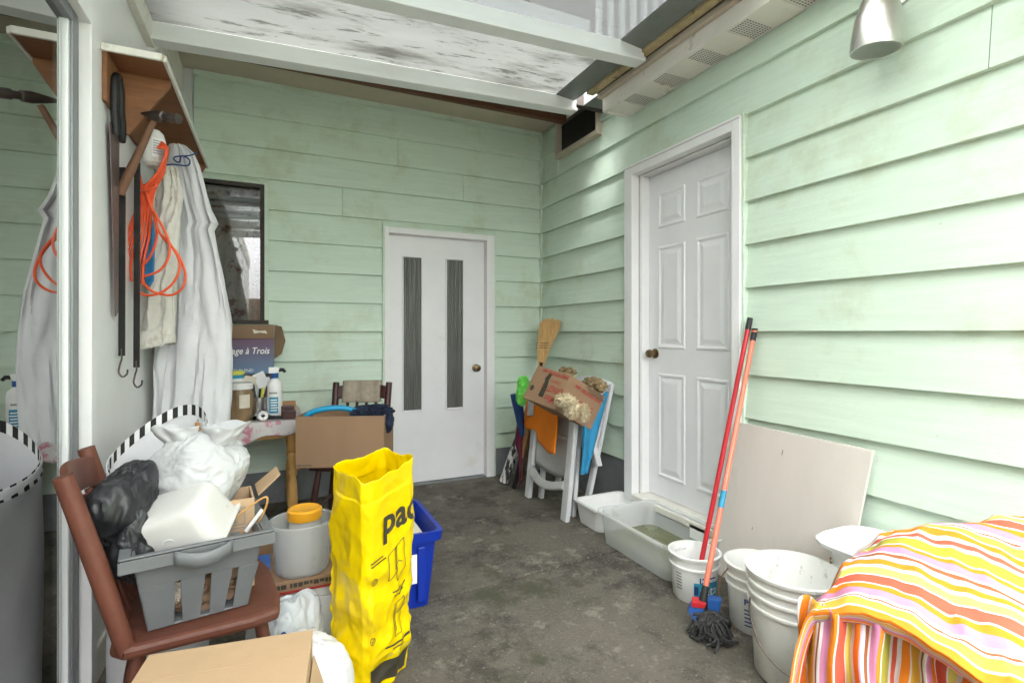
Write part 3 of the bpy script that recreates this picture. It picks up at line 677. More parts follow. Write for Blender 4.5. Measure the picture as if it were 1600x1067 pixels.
x = on_table(404, 3.55); J = can('tin_can', 'open steel can full of pens and small tools', 'tin', x, 3.55, .042, .13, 'steel', prof=[(0,0),(.042,0),(.042,.02),(.0405,.025),(.042,.03),(.0405,.05),(.042,.055),(.0405,.075),(.042,.08),(.042,.13),(.039,.13),(.039,.02),(0,.02)])
for i, (dx, dy, lean, h, m_) in enumerate(((-.015,-.01,-.02,.21,'black'), (.01,-.02,.015,.19,'label_yellow'), (.022,0,.03,.2,'oxblood'), (0,.015,.01,.18,'black'), (-.02,.01,-.03,.2,'dark_steel'), (.015,.02,.035,.18,'ink_red'))):
    MB().tube([(x+dx*.6, 3.55+dy*.6, TT+.025), (x+dx+lean, 3.55+dy, TT+h)], .008 if i else .012, 8).build('pen', m_, J)
x = on_table(429, 3.56); J = thing('spray_bottle', 'white spray bottle with blue print and blue collar on the table', 'bottle', (x, 3.56, TT))
MB().lathe([(0,0),(.04,0),(.045,.008),(.045,.20),(.04,.222),(.02,.24),(.018,.25),(0,.25)], 28, None, (x, 3.56, TT)).build('body', 'white_plastic', J)
MB().lathe([(.0,.245),(.022,.245),(.022,.275),(0,.275)], 20, None, (x, 3.56, TT)).build('collar', 'blue_plastic', J)
MB().hexa([(x-.035,3.545,TT+.275),(x+.02,3.545,TT+.275),(x+.02,3.575,TT+.275),(x-.035,3.575,TT+.275),(x-.035,3.548,TT+.315),(x+.03,3.548,TT+.31),(x+.03,3.572,TT+.31),(x-.035,3.572,TT+.315)]).build('head', 'white_plastic', J, bevel=.005)
MB().tube([(x+.02,3.56,TT+.295),(x+.05,3.56,TT+.295),(x+.062,3.56,TT+.28)], [.012,.011,.009], 8).build('nozzle', 'black', J)
curved_label('print_patch', V((x, 3.56, 0)), .0465, -.7, .45, TT+.03, TT+.13, 'ink_teal', J)
for i in range(5): curved_label('print_line', V((x, 3.56, 0)), .0468, -.5, .3+.08*(i % 2), TT+.045+i*.016, TT+.051+i*.016, 'ink_white', J)
curved_label('print_line', V((x, 3.56, 0)), .0466, -.7, .3, TT+.150, TT+.160, 'ink_grey', J)
# lamps, torch, pots lying at the table's front
x = on_table(398, 3.45); J = thing('flashlight', 'small flashlight lying on the table pointing at the camera', 'flashlight', (x, 3.45, TT))
M_ = Matrix.Rotation(R_(90), 4, 'X')
MB().lathe([(0,-.02),(.012,-.02),(.02,0),(.022,.03),(.014,.045),(.014,.15),(0,.15)], 20, Matrix.Rotation(R_(-90), 4, 'X'), (x, 3.44, TT+.022)).build('body', 'steel', J)
MB().lathe([(0,-.021),(.013,-.021)], 20, Matrix.Rotation(R_(-90), 4, 'X'), (x, 3.44, TT+.022)).build('lens', 'label_yellow', J)
x = on_table(410, 3.45); J = thing('tape_roll', 'roll of white tape lying beside the flashlight', 'tape', (x, 3.46, TT))
MB().lathe([(.010,-.014),(.028,-.014),(.028,.014),(.010,.014),(.010,-.014)], 24, Matrix.Rotation(R_(90), 4, 'X'), (x+.004, 3.46, TT+.028)).build('roll', 'white_plastic', J)
x = on_table(428, 3.47); J = thing('pliers', 'black handled pliers lying on the pink cloth', 'pliers', (x, 3.47, TT))
MB().tube(spline([(x-.05,3.48,TT+.03),(x-.02,3.47,TT+.016),(x+.02,3.46,TT+.012),(x+.06,3.47,TT+.01)], 5), .011, 8).tube(spline([(x-.05,3.50,TT+.012),(x-.01,3.475,TT+.010),(x+.02,3.47,TT+.012)], 5), .010, 8).build('handles', 'black', J)
for px, y, z, l in ((452, 3.47, TT, 'brown wooden block at the front of the table'), (449, 3.56, TT+.0, 'brown wooden block further back on the table')):
    x = on_table(px, y); J = thing('wooden_block', l, 'block', (x, y, z), 'blocks on the table')
    MB().box((x-.038, y-.025, z), (x+.038, y+.025, z+.048 + (.02 if y > 3.5 else 0))).build('block', 'oxblood', J, bevel=.004)
x = on_table(452, 3.85); J = thing('wooden_block', 'pale orange wood offcut at the back of the table', 'block', (x, 3.85, TT))
MB().box((x-.05, 3.83, TT), (x+.04, 3.88, TT+.06)).build('block', 'bat_wood', J, bevel=.003)
# carton with papers, dark crate and wine box
x0 = on_table(366, 3.98)
J = thing('crate', 'dark brown low crate under the purple wine carton', 'crate', (x0+.12, 3.98, TT))
MB().box((x0-.05, 3.84, TT), (x0+.24, 4.08, TT+.25)).build('body', 'dark_box', J, bevel=.004)
J = thing('carton', 'small grey carton stuffed with papers behind the pen can', 'carton', (x0+.14, 3.75, TT))
bx('body', 'pale_grey', J, (x0+.09, 3.70, TT), (x0+.21, 3.82, TT+.17), .002)
for i, (a, dx, z) in enumerate(((12, .10, .20), (-25, .17, .22), (30, .14, .19), (-8, .19, .18))):
    MB().box((-.035, -.001, -.05), (.035, .001, .05), Matrix.Translation((x0+dx, 3.72+i*.025, TT+z)) @ Matrix.Rotation(R_(a), 4, 'Y')).build('paper_sheet', 'ink_white' if i % 2 else 'paper', J)
WZ = TT+.252
wb = thing('wine_carton', 'purple and blue printed wine carton with torn open flap under the window', 'carton', (x0+.12, 3.97, WZ))
wx0, wx1, wy0, wy1 = x0-.05, x0+.245, 3.86, 4.09
bx('body', 'wine_print', wb, (wx0, wy0, WZ), (wx1, wy1, WZ+.235), .002)
bx('flap', 'cardboard_dark', wb, (wx0, wy0-.002, WZ+.236), (wx1, wy1-.03, WZ+.33), .002)
MB().prism([(wx1+.003, wy0, WZ+.33), (wx1+.003, wy0+.01, WZ+.10), (wx1+.05, wy0+.08, WZ+.13), (wx1+.075, wy0+.13, WZ+.22), (wx1+.05, wy0+.12, WZ+.32)], (0, .004, 0)).build('flap', 'cardboard_dark', wb)
text('lettering', 'Ménage à Trois', .062, (wx1-.345, wy0-.0015, WZ+.135), (1, 0, 0), (0, 0, 1), 'ink_white', wb, shear=.25, bold=.0005, sx=.82)
text('lettering', 'RED BLEND', .028, (wx1-.27, wy0-.0015, WZ+.016), (1, 0, 0), (0, 0, 1), 'ink_white', wb)
MB().prism([(wx1-.13, wy0-.0035, WZ+.30), (wx1-.12, wy0-.0035, WZ+.27), (wx1-.085, wy0-.0035, WZ+.278), (wx1-.04, wy0-.0035, WZ+.27), (wx1-.05, wy0-.0035, WZ+.292), (wx1-.09, wy0-.0035, WZ+.288)], (0, .001, 0)).build('torn_patch', 'paper', wb)

# ================= wooden chairs =================
def chair(label, M, wood='chair_wood'):
    loc = M.to_translation(); t = thing('wooden_chair', label, 'chair', loc, 'brown wooden chairs')
    T = lambda x, y, z: M @ V((x, y, z))
    # local: +x = front, seat .40 x .40 centred, z up
    out = [(.185,-.19),(.20,-.10),(.20,.10),(.185,.19),(.12,.205),(-.17,.19),(-.2,.15),(-.2,-.15),(-.17,-.19),(.12,-.205)]
    MB().prism([T(x, y, .425) for x, y in out], M.to_3x3() @ V((0, 0, .035))).build('seat', wood, t, bevel=.012)
    for sx, sy in ((1, 1), (1, -1), (-1, 1), (-1, -1)):
        MB().tube([T(.14*sx, .14*sy, .425), T(.175*sx, .17*sy, .2), T(.20*sx, .19*sy, 0)], [.017, .021, .014], 12).build('leg', wood, t)
    for sy in (1, -1): MB().tube([T(.18, .175*sy, .18), T(-.18, .175*sy, .18)], .011, 8).build('stretcher', wood, t)
    for sy in (1, -1): MB().tube([T(-.165, .165*sy, .44), T(-.22, .172*sy, .66), T(-.285, .178*sy, .90)], [.021, .023, .021], 14).build('back_post', wood, t)
    MB().grid(lambda u, v: T(-.255-.03*math.sin(math.pi*u)-.02*v, -.165+.33*u, .79+v*.085+.02*math.sin(math.pi*u)), 14, 4).build('top_rail', wood, t, solid=.02, bevel=.004)
    for y in (-.09, -.03, .03, .09): MB().tube([T(-.172, y, .45), T(-.26-.01, y*1.05, .80)], .010, 8).build('spindle', wood, t)
    return t
Mc = Matrix.Translation((-.195, 1.765, 0)) @ Matrix.Rotation(R_(8), 4, 'Z')
chair('worn brown wooden chair by the glass door carrying the grey bin', Mc)
Mk = Matrix.Translation((.43, 3.33, 0)) @ Matrix.Rotation(R_(-114), 4, 'Z')
chair('dark brown wooden chair by the back wall under the big cardboard box', Mk, 'oxblood')
# towel on the second chair's back
def tw(u, v):
    y = -.12+.25*u; 
    if v < .5: x, z = -.268-.05*0-.012, .905-(.5-v)*.26; x = -.285+(.905-z)*.28-.012
    else: x, z = -.268, .905-(v-.5)*.26; x = -.300+(.905-z)*.2+.055
    if abs(v-.5) < .06: z = .912
    return Mk @ V((x+.004*math.sin(u*14), y, z))
t = thing('towel', 'beige towel hung over the back of the dark chair', 'towel', Mk @ V((-.27, 0, .8)))
MB().grid(tw, 16, 24).build('cloth', 'beige_towel', t, solid=.008)
# big cardboard box on the second chair
Mb = Matrix.Translation((.40, 3.24, .463)) @ Matrix.Rotation(R_(-22), 4, 'Z')
def open_box(name, label, M, w, d, h, m, inner='cardboard_dark', th=.006, cat='box'):
    t = thing(name, label, cat, M.to_translation())
    b = MB(); b.box((-w/2,-d/2,0),(w/2,d/2,th),M); b.box((-w/2,-d/2,th),(w/2,-d/2+th,h),M); b.box((-w/2,d/2-th,th),(w/2,d/2,h),M)
    b.box((-w/2,-d/2+th,th),(-w/2+th,d/2-th,h),M); b.box((w/2-th,-d/2+th,th),(w/2,d/2-th,h),M)
    b.build('walls', m, t, bevel=.001); return t
ob = open_box('cardboard_box', 'large open brown cardboard box on a chair beside the back door', Mb, .50, .30, .295, 'cardboard')
MB().box((-.245,-.1515,.012),(-.16,-.1505,.017),Mb).build('print_line', 'ink', ob)
MB().tube([Mb @ V((-.13+.0+.17*math.cos(a)+.07, -.06+.02*math.sin(2*a), .255+.075*math.sin(a))) for a in [math.pi*i/16 for i in range(17)]], .016, 10).build('tube', 'sky_blue', tag(thing('hose', 'bright blue hose curving out of the big cardboard box', 'hose', Mb @ V((0, 0, .2)))))
t = thing('clothes_pile', 'dark navy clothes heaped over the right end of the big box', 'clothes', Mb @ V((.17, 0, .2)))
MB().stuffed(Mb @ V((.15, .0, .285)), .14, .13, .06, 3, 14, 12, .14, lo=.6).stuffed(Mb @ V((.25, -.06, .245)), .04, .065, .085, 8, 12, 12, .12, lo=.6).build('cloth', 'navy_cloth', t)

# ================= grey bin and its contents =================
Mn = Matrix.Translation((-.20, 1.73, .463)) @ Matrix.Rotation(R_(10), 4, 'Z')
gb = thing('recycling_bin', 'grey plastic bin with slotted front standing on the wooden chair', 'bin', Mn.to_translation())
def T(x, y, z): return Mn @ V((x, y, z))
wb0, db0, wt0, dt0, H = .118, .10, .150, .145, .215
def P(sx, sy, z):
    k = z/H; return T(sx*(wb0+(wt0-wb0)*k), sy*(db0+(dt0-db0)*k), z)
b = MB(); th = V((0, 0, .006))
b.hexa([P(-1,-1,0), P(1,-1,0), P(1,1,0), P(-1,1,0), P(-1,-1,0)+th, P(1,-1,0)+th, P(1,1,0)+th, P(-1,1,0)+th])
def wallq(pts, n): b.prism(pts, n)
def fp(u, z): return P(-1, -1, z).lerp(P(1, -1, z), u)
def bp(u, z): return P(-1, 1, z).lerp(P(1, 1, z), u)
inn = Mn.to_3x3() @ V((0, .006, 0))
b.prism([fp(0, .125), fp(1, .125), fp(1, H), fp(0, H)], inn)
for (u0, u1, v0, v1) in ((0, .27, 0, .22), (.33, .52, .36, .54), (.59, .76, .62, .77), (.83, 1, .84, 1)):
    b.prism([fp(u0+.0, 0), fp(u1-.02, 0), fp(u1+.02, .125), fp(u0, .125)], inn)
b.prism([bp(0, 0), bp(0, H), bp(1, H), bp(1, 0)], -inn)
b.prism([P(-1,-1,0), P(-1,-1,H), P(-1,1,H), P(-1,1,0)], Mn.to_3x3() @ V((.006, 0, 0)))
b.prism([P(1,-1,0), P(1,1,0), P(1,1,H), P(1,-1,H)], Mn.to_3x3() @ V((-.006, 0, 0)))
b.build('body', 'grey_plastic', gb, bevel=.002)
b = MB()
o_ = .026
for A, B_ in (((-1,-1),(1,-1)), ((1,-1),(1,1)), ((1,1),(-1,1)), ((-1,1),(-1,-1))):
    a0, b0 = T(A[0]*wt0, A[1]*dt0, H), T(B_[0]*wt0, B_[1]*dt0, H)
    a1, b1 = T(A[0]*(wt0+o_), A[1]*(dt0+o_), H+.004), T(B_[0]*(wt0+o_), B_[1]*(dt0+o_), H+.004)
    dz = V((0, 0, -.032)); b.prism([a0, b0, b1, a1], V((0, 0, .006))); b.prism([a1, b1, b1+dz, a1+dz], (T(0, 0, 0)-a1).normalized()*.004)
b.build('rim', 'grey_plastic', gb, bevel=.003)
MB().grid(lambda u, v: T(-.06+.13*u, -dt0-o_-.002-.018*math.sin(math.pi*u), H-.03+v*.036-.012*math.sin(math.pi*u)), 14, 2).build('handle', 'grey_plastic', gb, solid=.008)
# junk seen through the slots
t = thing('junk_pile', 'brown and white odds and ends lying in the bottom of the grey bin', 'junk', T(0, 0, .01))
MB().blob(T(.0, -.03, .05), .09, .05, .045, 2, .3, 4, fine=.15).build('pile', 'cardboard_dark', t); MB().blob(T(-.06, -.05, .06), .03, .025, .03, 5, .3, 4).build('paper_ball', 'paper', t)
# upturned white tub
Mt = Matrix.Translation(at(272, 812, 1.43)+V((0, 0, .0))) @ Matrix.Rotation(R_(-20), 4, 'Z') @ Matrix.Rotation(R_(-17), 4, 'Y') @ Matrix.Rotation(R_(22), 4, 'X') @ Matrix.Scale(.90, 4)
t = thing('dish_tub', 'white plastic tub turned upside down in the grey bin', 'tub', Mt.to_translation())
def rbox(cx, hw, hd, r, z, n=6):
    pts = []
    for (sx, sy, a0) in ((1, 1, 0), (-1, 1, 90), (-1, -1, 180), (1, -1, 270)):
        for k in range(n+1):
            a = R_(a0+90*k/n); pts.append(V((cx+sx*(hw-r)+r*math.cos(a), sy*(hd-r)+r*math.sin(a), z)))
    return pts
def loft(mb, loops, M=None, cap0=True, cap1=True):
    o = len(mb.v); n = len(loops[0])
    for l in loops: mb.v += [(M @ p if M else p.copy()) for p in l]
    for j in range(len(loops)-1):
        for i in range(n): mb.f.append((o+j*n+i, o+j*n+(i+1) % n, o+(j+1)*n+(i+1) % n, o+(j+1)*n+i))
    if cap0: mb.f.append(tuple(o+i for i in range(n))[::-1])
    if cap1: mb.f.append(tuple(o+(len(loops)-1)*n+i for i in range(n)))
    mb.sm = True; return mb
loft(MB(), [rbox(0,.15,.105,.03,-.075), rbox(0,.15,.105,.03,-.07), rbox(0,.142,.097,.045,-.07), rbox(0,.130,.087,.045,.03), rbox(0,.127,.084,.045,.045), rbox(0,.120,.077,.042,.056), rbox(0,.108,.065,.036,.063), rbox(0,.09,.048,.025,.066)], Mt, False).build('shell', 'tub_white', t)
for dx in (-.035, .035): MB().lathe([(.017,0),(.019,.0015),(.021,0)], 20, Mt @ Matrix.Translation((dx-.02, -.0895, -.02)) @ Matrix.Rotation(R_(97), 4, 'X')).build('emblem_ring', 'white_plastic', t)
# carton in bin with bag and stick
Mx = Matrix.Translation((-.185, 1.80, .475)) @ Matrix.Rotation(R_(6), 4, 'Z')
cb = open_box('cardboard_box', 'small cardboard carton with fragile symbols standing in the grey bin', Mx, .25, .14, .265, 'cardboard_pale')
MB().prism([Mx @ V((.137, -.05, .262)), Mx @ V((.137, .08, .262)), Mx @ V((.20, .07, .315)), Mx @ V((.20, -.04, .315))], (0, 0, .004)).build('flap', 'cardboard_pale', cb)
for z in (.19, .13):
    for a, b_ in (((.045,-.0712,z),(.10,-.0706,z+.003)), ((.045,-.0712,z+.05),(.10,-.0706,z+.053)), ((.045,-.0712,z),(.048,-.0706,z+.05)), ((.097,-.0712,z),(.10,-.0706,z+.05))): MB().box(a, b_, Mx).build('print_line', 'ink_grey', cb)
    MB().prism([Mx @ V((x_, -.0710, z+y_)) for x_, y_ in ((.058,.042),(.088,.042),(.082,.026),(.075,.022),(.075,.012),(.083,.008),(.063,.008),(.071,.012),(.071,.022),(.064,.026))], Mx.to_3x3() @ V((0,-.0006,0))).build('symbol', 'ink_grey', cb)
t = thing('plastic_bag', 'stuffed white plastic carrier bag on top of the small carton', 'bag', Mx @ V((0, 0, .2)))
pb = Mx @ V((-.015, 0, .345))
MB().stuffed(pb+V((0, .02, .0)), .15, .11, .12, 11, 30, 30, .035, fine2=.5, nu=160, nv=100).build('bag', 'plastic_bag', t)
for kx, ky, sd2 in ((.05, .0, 1), (-.045, .02, 4)):
    MB().grid(lambda u, v: pb+V((kx, ky, .075))+V(((.030+.035*v+.014*fbm((u*9, v*2, sd2), 1))*math.cos(6.283*u)+.02*v*(1 if kx > 0 else -1), (.022+.02*v)*math.sin(6.283*u)+.012*fbm((u*11, v*3, sd2+3), 1), .065*v+.025*v*fbm((u*7, 1, sd2), 1))), 60, 10, wrap=True).build('handle', 'plastic_bag', t, solid=.0008)
t = thing('wooden_stick', 'flat wooden stick standing upright in front of the white carrier bag', 'stick', at(312, 770, 1.52))
a, b = at(313, 775, 1.53), at(308, 660, 1.55)
MB().hexa([a-r_*.008, a+r_*.008, a+r_*.008-f_*.004, a-r_*.008-f_*.004, b-r_*.008, b+r_*.008, b+r_*.008-f_*.004, b-r_*.008-f_*.004]).build('stick', 'bat_wood', t, bevel=.001)
t = thing('wire_hanger', 'bent pale wire sticking out of the grey bin', 'wire', T(.13, -.05, .2))
MB().tube(spline([at(355, 818, 1.5), at(378, 800, 1.5), at(410, 778, 1.5), at(418, 780, 1.5), at(412, 800, 1.51), at(400, 822, 1.53)], 6), .003, 6).build('wire', 'pine', t)
MB().tube([at(384, 830, 1.52), at(410, 796, 1.54)], .006, 8).build('tube', 'white_plastic', t)
# black jacket on the chair back
t = thing('jacket', 'black leather jacket bundled over the back of the chair', 'jacket', Mc @ V((-.2, .0, .6)))
jc = Mc @ V((-.195, .01, .75))
MB().stuffed(jc, .085, .14, .15, 21, 14, 9, .07, lo=.66, fine2=.12).stuffed(jc+V((.05, -.08, -.08)), .06, .07, .13, 25, 10, 9, .07, lo=.66, fine2=.12).stuffed(jc+V((.04, -.03, .05)), .055, .09, .10, 27, 10, 9, .07, lo=.66, fine2=.12).build('leather', 'black_leather', t)
# white hamper with striped rim
hp = thing('laundry_hamper', 'white pop-up hamper with black and white striped rim behind the chair', 'hamper', (-.37, 2.20, 0))
def hr(u): a = 2*math.pi*u; return V((-.37+.15*math.cos(a), 2.20+.145*math.sin(a), 0))
def rimz(u): p = hr(u); return .84+.30*(p.x+.37)+.65*(p.y-2.20)+.015*math.sin(4*math.pi*u)
MB().grid(lambda u, v: hr(u)*(1)+V((.01*fbm((u*9, v*4, 1), 1), .01*fbm((u*9, v*4, 5), 1), .004+(rimz(u)-.004)*v)), 60, 12, wrap=True).build('fabric', 'fabric_white', hp, solid=.004)
mat('stripes_bw', (1, 1, 1), .8, .03, 9, .2, 80, uvramp=[(0, (.78, .78, .78)), (.5, (.02, .02, .02))])
MB().grid(lambda u, v: hr(u)+(hr(u)-V((-.37, 2.20, 0))).normalized()*(.004 if v < .5 else -.004)+V((0, 0, rimz(u)-.035+.04*(1-abs(2*v-1)))), 240, 2, wrap=True, uvf=lambda u, v: (u*26, v)).build('rim', 'stripes_bw', hp)
MB().lathe([(0,.003),(.13,.003)], 30, None, (-.37, 2.20, 0)).build('base', 'fabric_white', hp)

# ================= floor clutter, left =================
Mf = Matrix.Translation((-.10, 1.30, 0)) @ Matrix.Rotation(R_(-8), 4, 'Z')
fb = thing('cardboard_box', 'closed tan cardboard box at the bottom edge in front of the chair', 'box', (-.10, 1.30, 0))
MB().box((-.175,-.10,0),(.175,.10,.495),Mf).build('body', 'cardboard_pale', fb, bevel=.003)
MB().box((-.177,-.102,.4955),(.177,.0,.499),Mf).build('flap', 'cardboard_pale', fb, bevel=.001)
MB().box((-.177,.0015,.4955),(.177,.102,.499),Mf).build('flap', 'cardboard_pale', fb, bevel=.001)
MB().prism([Mf @ V((.177,-.09,.44)), Mf @ V((.177,.09,.44)), Mf @ V((.205,.08,.36)), Mf @ V((.205,-.08,.36))], (.002, 0, .003)).build('side_flap', 'cardboard_pale', fb)
wbx = thing('foam_box', 'white foam box on the floor under the clear tub', 'box', (.12, 2.28, 0))
bx('body', 'white_plastic', wbx, (-.06, 2.09, 0), (.30, 2.48, .235), .005)
bx('lid', 'white_plastic', wbx, (-.065, 2.085, .236), (.305, 2.485, .275), .005)
ty = thing('cardboard_tray', 'shallow printed cardboard tray between the foam box and the clear tub', 'tray', (.1, 2.25, .276))
for a, b_ in (((-.07,2.07,.276),(.29,2.47,.282)), ((-.07,2.07,.282),(.29,2.076,.322)), ((-.07,2.464,.282),(.29,2.47,.322)), ((-.07,2.076,.282),(-.064,2.464,.322)), ((.284,2.076,.282),(.29,2.464,.322))):
    bx('side', 'cardboard', ty, a, b_, .001)
bx('print_band', 'ink_red', ty, (-.07, 2.0685, .277), (.29, 2.0695, .286), 0)
rd = random.Random(5); xx = -.03
while xx < .25:
    wd = rd.uniform(.008, .022); bx('print_mark', 'ink', ty, (xx, 2.0685, .296+rd.choice((0, .004))), (xx+wd, 2.0695, .312), 0); xx += wd+rd.choice((.003, .003, .012))
tu = thing('round_tub', 'clear round plastic tub holding the jar with orange lid', 'tub', (.105, 2.26, .283))
MB().lathe([(0,0),(.098,0),(.105,.008),(.118,.19),(.126,.192),(.126,.20),(.115,.20),(.102,.012),(0,.008)], 48, None, (.105, 2.26, .283)).build('wall', 'clear_tub', tu)
jr_ = thing('jar', 'clear jar with bright orange-yellow screw lid inside the round tub', 'jar', (.115, 2.28, .292))
MB().lathe([(0,0),(.058,0),(.062,.01),(.062,.17),(.055,.185),(0,.186)], 32, None, (.115, 2.28, .292)).build('body', 'clear_plastic', jr_)
MB().lathe([(.056,.187),(.066,.187),(.068,.195),(.067,.222),(.058,.229),(.05,.226),(0,.226)], 40, None, (.115, 2.28, .292)).build('lid', 'yellow_lid', jr_)
t = thing('carton', 'small dark blue carton beside the round clear tub', 'carton', (-.035, 2.2, .283))
bx('body', 'blue_plastic', t, (-.055, 2.13, .283), (-.012, 2.24, .37), .004)
sk = thing('sack', 'white woven sack slumped on the floor beside the yellow bag', 'sack', (.10, 1.74, 0))
MB().stuffed((.09, 1.74, .13), .13, .145, .18, 31, 22, 14, .05, floor=.002).build('cloth', 'fabric_white', sk)
pbg = thing('plastic_bag', 'thin white carrier bag with blue packet showing, below the clear tub', 'bag', (.05, 1.93, 0))
MB().stuffed((.04, 1.93, .15), .145, .125, .185, 37, 30, 22, .06, floor=.003).build('bag', 'film_bag', pbg)
MB().grid(lambda u, v: V((.045+.05*math.cos(6.28*u)*(1-.3*v), 1.90+.035*math.sin(6.28*u)*(1-.3*v), .27+.07*v+.02*fbm((u*8, v*3, 2), 1))), 30, 6, wrap=True).build('handle', 'film_bag', pbg, solid=.001)
MB().blob((.03, 1.835, .21), .035, .025, .05, 41, .2, 3).build('packet', 'ink_blue', pbg)

# ---------------- yellow bag ----------------
yb = thing('tall_bag', 'tall open yellow plastic sack with black print standing on the floor', 'bag', (.33, 1.90, 0))
TOP = [V((.167,1.835,.79)), V((.262,1.655,.765)), V((.459,1.80,.80)), V((.376,1.975,.80))]
BOT = [V((.185,1.93,.004)), V((.285,1.775,.004)), V((.445,1.88,.004)), V((.36,2.04,.004))]
def bag_pt(t, v, inset=0):
    i = int(t) % 4; f = t-int(t)
    # soften corners
    def q(T_): return T_[i].lerp(T_[(i+1) % 4], f)
    cen = sum(BOT, V())/4*(1-v)+sum(TOP, V())/4*v
    p = q(BOT)*(1-v)+q(TOP)*v
    bul = 1+.07*math.sin(math.pi*min(1, v*1.1))*1 - .05*math.sin(math.pi*f)*(1 if v > .9 else 0)
    e = min(f, 1-f); bul *= 1-.10*max(0, .12-e)/.12+.05*math.sin(math.pi*f)
    d = p-cen; d.z = 0
    x2, y2 = t*1.0+.6*fbm((t*.8, v*2, 5), 1), v*3.2+.5*fbm((t, v*2.5, 8), 1)
    slack = .55+.9*(1-v)
    w = .020*fbm((t*1.1, v*2.6, 3), 1)*slack+.016*(.3-abs(fbm((x2*1.3+y2*.6, y2*.9-x2*.5, 1), 1))*1.9)*slack+.008*(.3-abs(fbm((x2*2.6-y2*1.3, y2*1.9+x2, 9), 1))*1.9)*slack+.0025*fbm((t*9, v*26, 2), 1)
    if .22 < v < .40: w -= .020*math.sin((v-.22)/.18*math.pi)**2*(.6+.6*fbm((t*1.7, 3, 0), 1))
    p.z += (.012*fbm((t*2.2, 0, 4), 1)+.006*fbm((t*6, 0, 6), 1))*max(0, (v-.8)/.2)
    dn = d.normalized()
    return cen+V((0, 0, p.z-cen.z))+d*bul+dn*(w-inset)
b = MB(); NT, NV_ = 240, 150
b.grid(lambda u, v: bag_pt(u*4, v), NT, NV_, wrap=True)
b.build('sack', 'yellow', yb, solid=.0015)
MB().grid(lambda u, v: bag_pt(u*4, .03+.001*v)*(1-v)+(sum(BOT, V())/4+V((0,0,.025)))*v, NT, 1, wrap=True).build('base', 'yellow', yb)
def on_face(face, u0, z0, width):     # text laid on the surface: x metres along the face, y metres up
    def w(x, y):
        p = bag_pt(face+min(.999, max(.001, u0+x/width)), (z0+y)/.79)
        n = (TOP[(face+1) % 4]-TOP[face]).normalized().cross(V((0, 0, 1))).normalized()
        return p+n*.0045
    return w
# text quads are subdivided so the print follows the plastic
def bag_text(body, size, face, u0, z0, m='ink', **k): return text('lettering', body, size, None, None, None, m, yb, warp=on_face(face, u0, z0, .245), **k)
bag_text('pac', .135, 1, .30, .575, bold=.004)
bag_text('for a complete', .028, 1, .40, .115, 'label_yellow')
def ring(face, u, z, r):
    w = on_face(face, u, z, .245); n = 28; vs = []
    for k in range(n):
        a = 2*math.pi*k/n
        vs += [w(r*math.cos(a), r*math.sin(a)), w((r-.003)*math.cos(a), (r-.003)*math.sin(a))]
    MB().add(vs, [(2*k, 2*((k+1) % n), 2*((k+1) % n)+1, 2*k+1) for k in range(n)]).build('symbol_ring', 'ink', yb)
def strokes(face, u, z, pts, wd=.003):
    w = on_face(face, u, z, .245)
    for a, b_ in zip(pts, pts[1:]):
        d = V((b_[0]-a[0], b_[1]-a[1], 0)); l = d.length; nn = V((-d.y, d.x, 0))/l*wd/2; m = MB(); k = max(1, int(l/.012)); vs = []
        for i in range(k+1):
            q = V((a[0], a[1], 0))+d*i/k; vs += [w(q.x+nn.x, q.y+nn.y), w(q.x-nn.x, q.y-nn.y)]
        m.add(vs, [(2*i, 2*i+2, 2*i+3, 2*i+1) for i in range(k)]).build('symbol_line', 'ink', yb)
ring(1, .14, .43, .014); strokes(1, .14, .43, [(-.006, .001), (-.001, -.005), (.007, .006)])
ring(1, .10, .215, .014); strokes(1, .10, .215, [(-.006, .001), (-.001, -.005), (.007, .006)])
strokes(1, .42, .40, [(0,0),(0,.09),(.045,.105),(.045,.02),(0,0)]); strokes(1, .58, .385, [(.0,0),(.0,.12),(.04,.14),(.05,.03),(.0,0)]); strokes(1, .60, .40, [(-.012,.03),(.012,.05),(.03,.04)])
strokes(1, .55, .18, [(0,0),(0,.12),(.04,.135),(.04,.01),(0,0)]); strokes(1, .58, .20, [(0,0),(0,.10)]); strokes(1, .35, .165, [(0,0),(.05,-.012),(.12,.0)], .007); strokes(1, .62, .26, [(0,0),(.04,.02)], .006); strokes(1, .62, .33, [(0,0),(.05,.03)], .006)
for k_, (u_, z_) in enumerate(((.50, .35), (.52, .335), (.54, .155), (.50, .14), (.06, .50), (.07, .488))): strokes(1, u_, z_, [(0, 0), (.05+.012*(k_ % 3), .004)], .005)
w = on_face(1, .05, 0, .245)
MB().grid(lambda u, v: w(.0+u*.225, .022+v*(.075+.01*u)), 20, 8).build('print_band', 'ink', yb)
# ---------------- blue bin ----------------
bb = thing('recycling_bin', 'blue recycling box holding newspapers behind the yellow sack', 'bin', (.5, 2.5, 0))
b = MB()
def rr(x0, x1, y0, y1, r, z): c0 = (x0+x1)/2; return [p+V((0, (y0+y1)/2, 0)) for p in rbox(c0, (x1-x0)/2, (y1-y0)/2, r, z, 4)]
loft(b, [rr(.33,.645,2.29,2.68,.03,0), rr(.31,.675,2.27,2.71,.03,.30), rr(.295,.695,2.25,2.73,.03,.302), rr(.29,.70,2.245,2.735,.03,.345), rr(.31,.68,2.265,2.715,.03,.345), rr(.318,.665,2.28,2.70,.03,.29), rr(.335,.64,2.30,2.67,.03,.01)]).build('body', 'blue_bin', bb)
for x in (.44, .52, .60): MB().box((x-.018, 2.262, .03), (x+.018, 2.285, .28)).build('rib', 'blue_bin', bb, bevel=.006)
bx('label', 'ink_white', bb, (.50, 2.2645, .12), (.58, 2.2665, .25), .01)
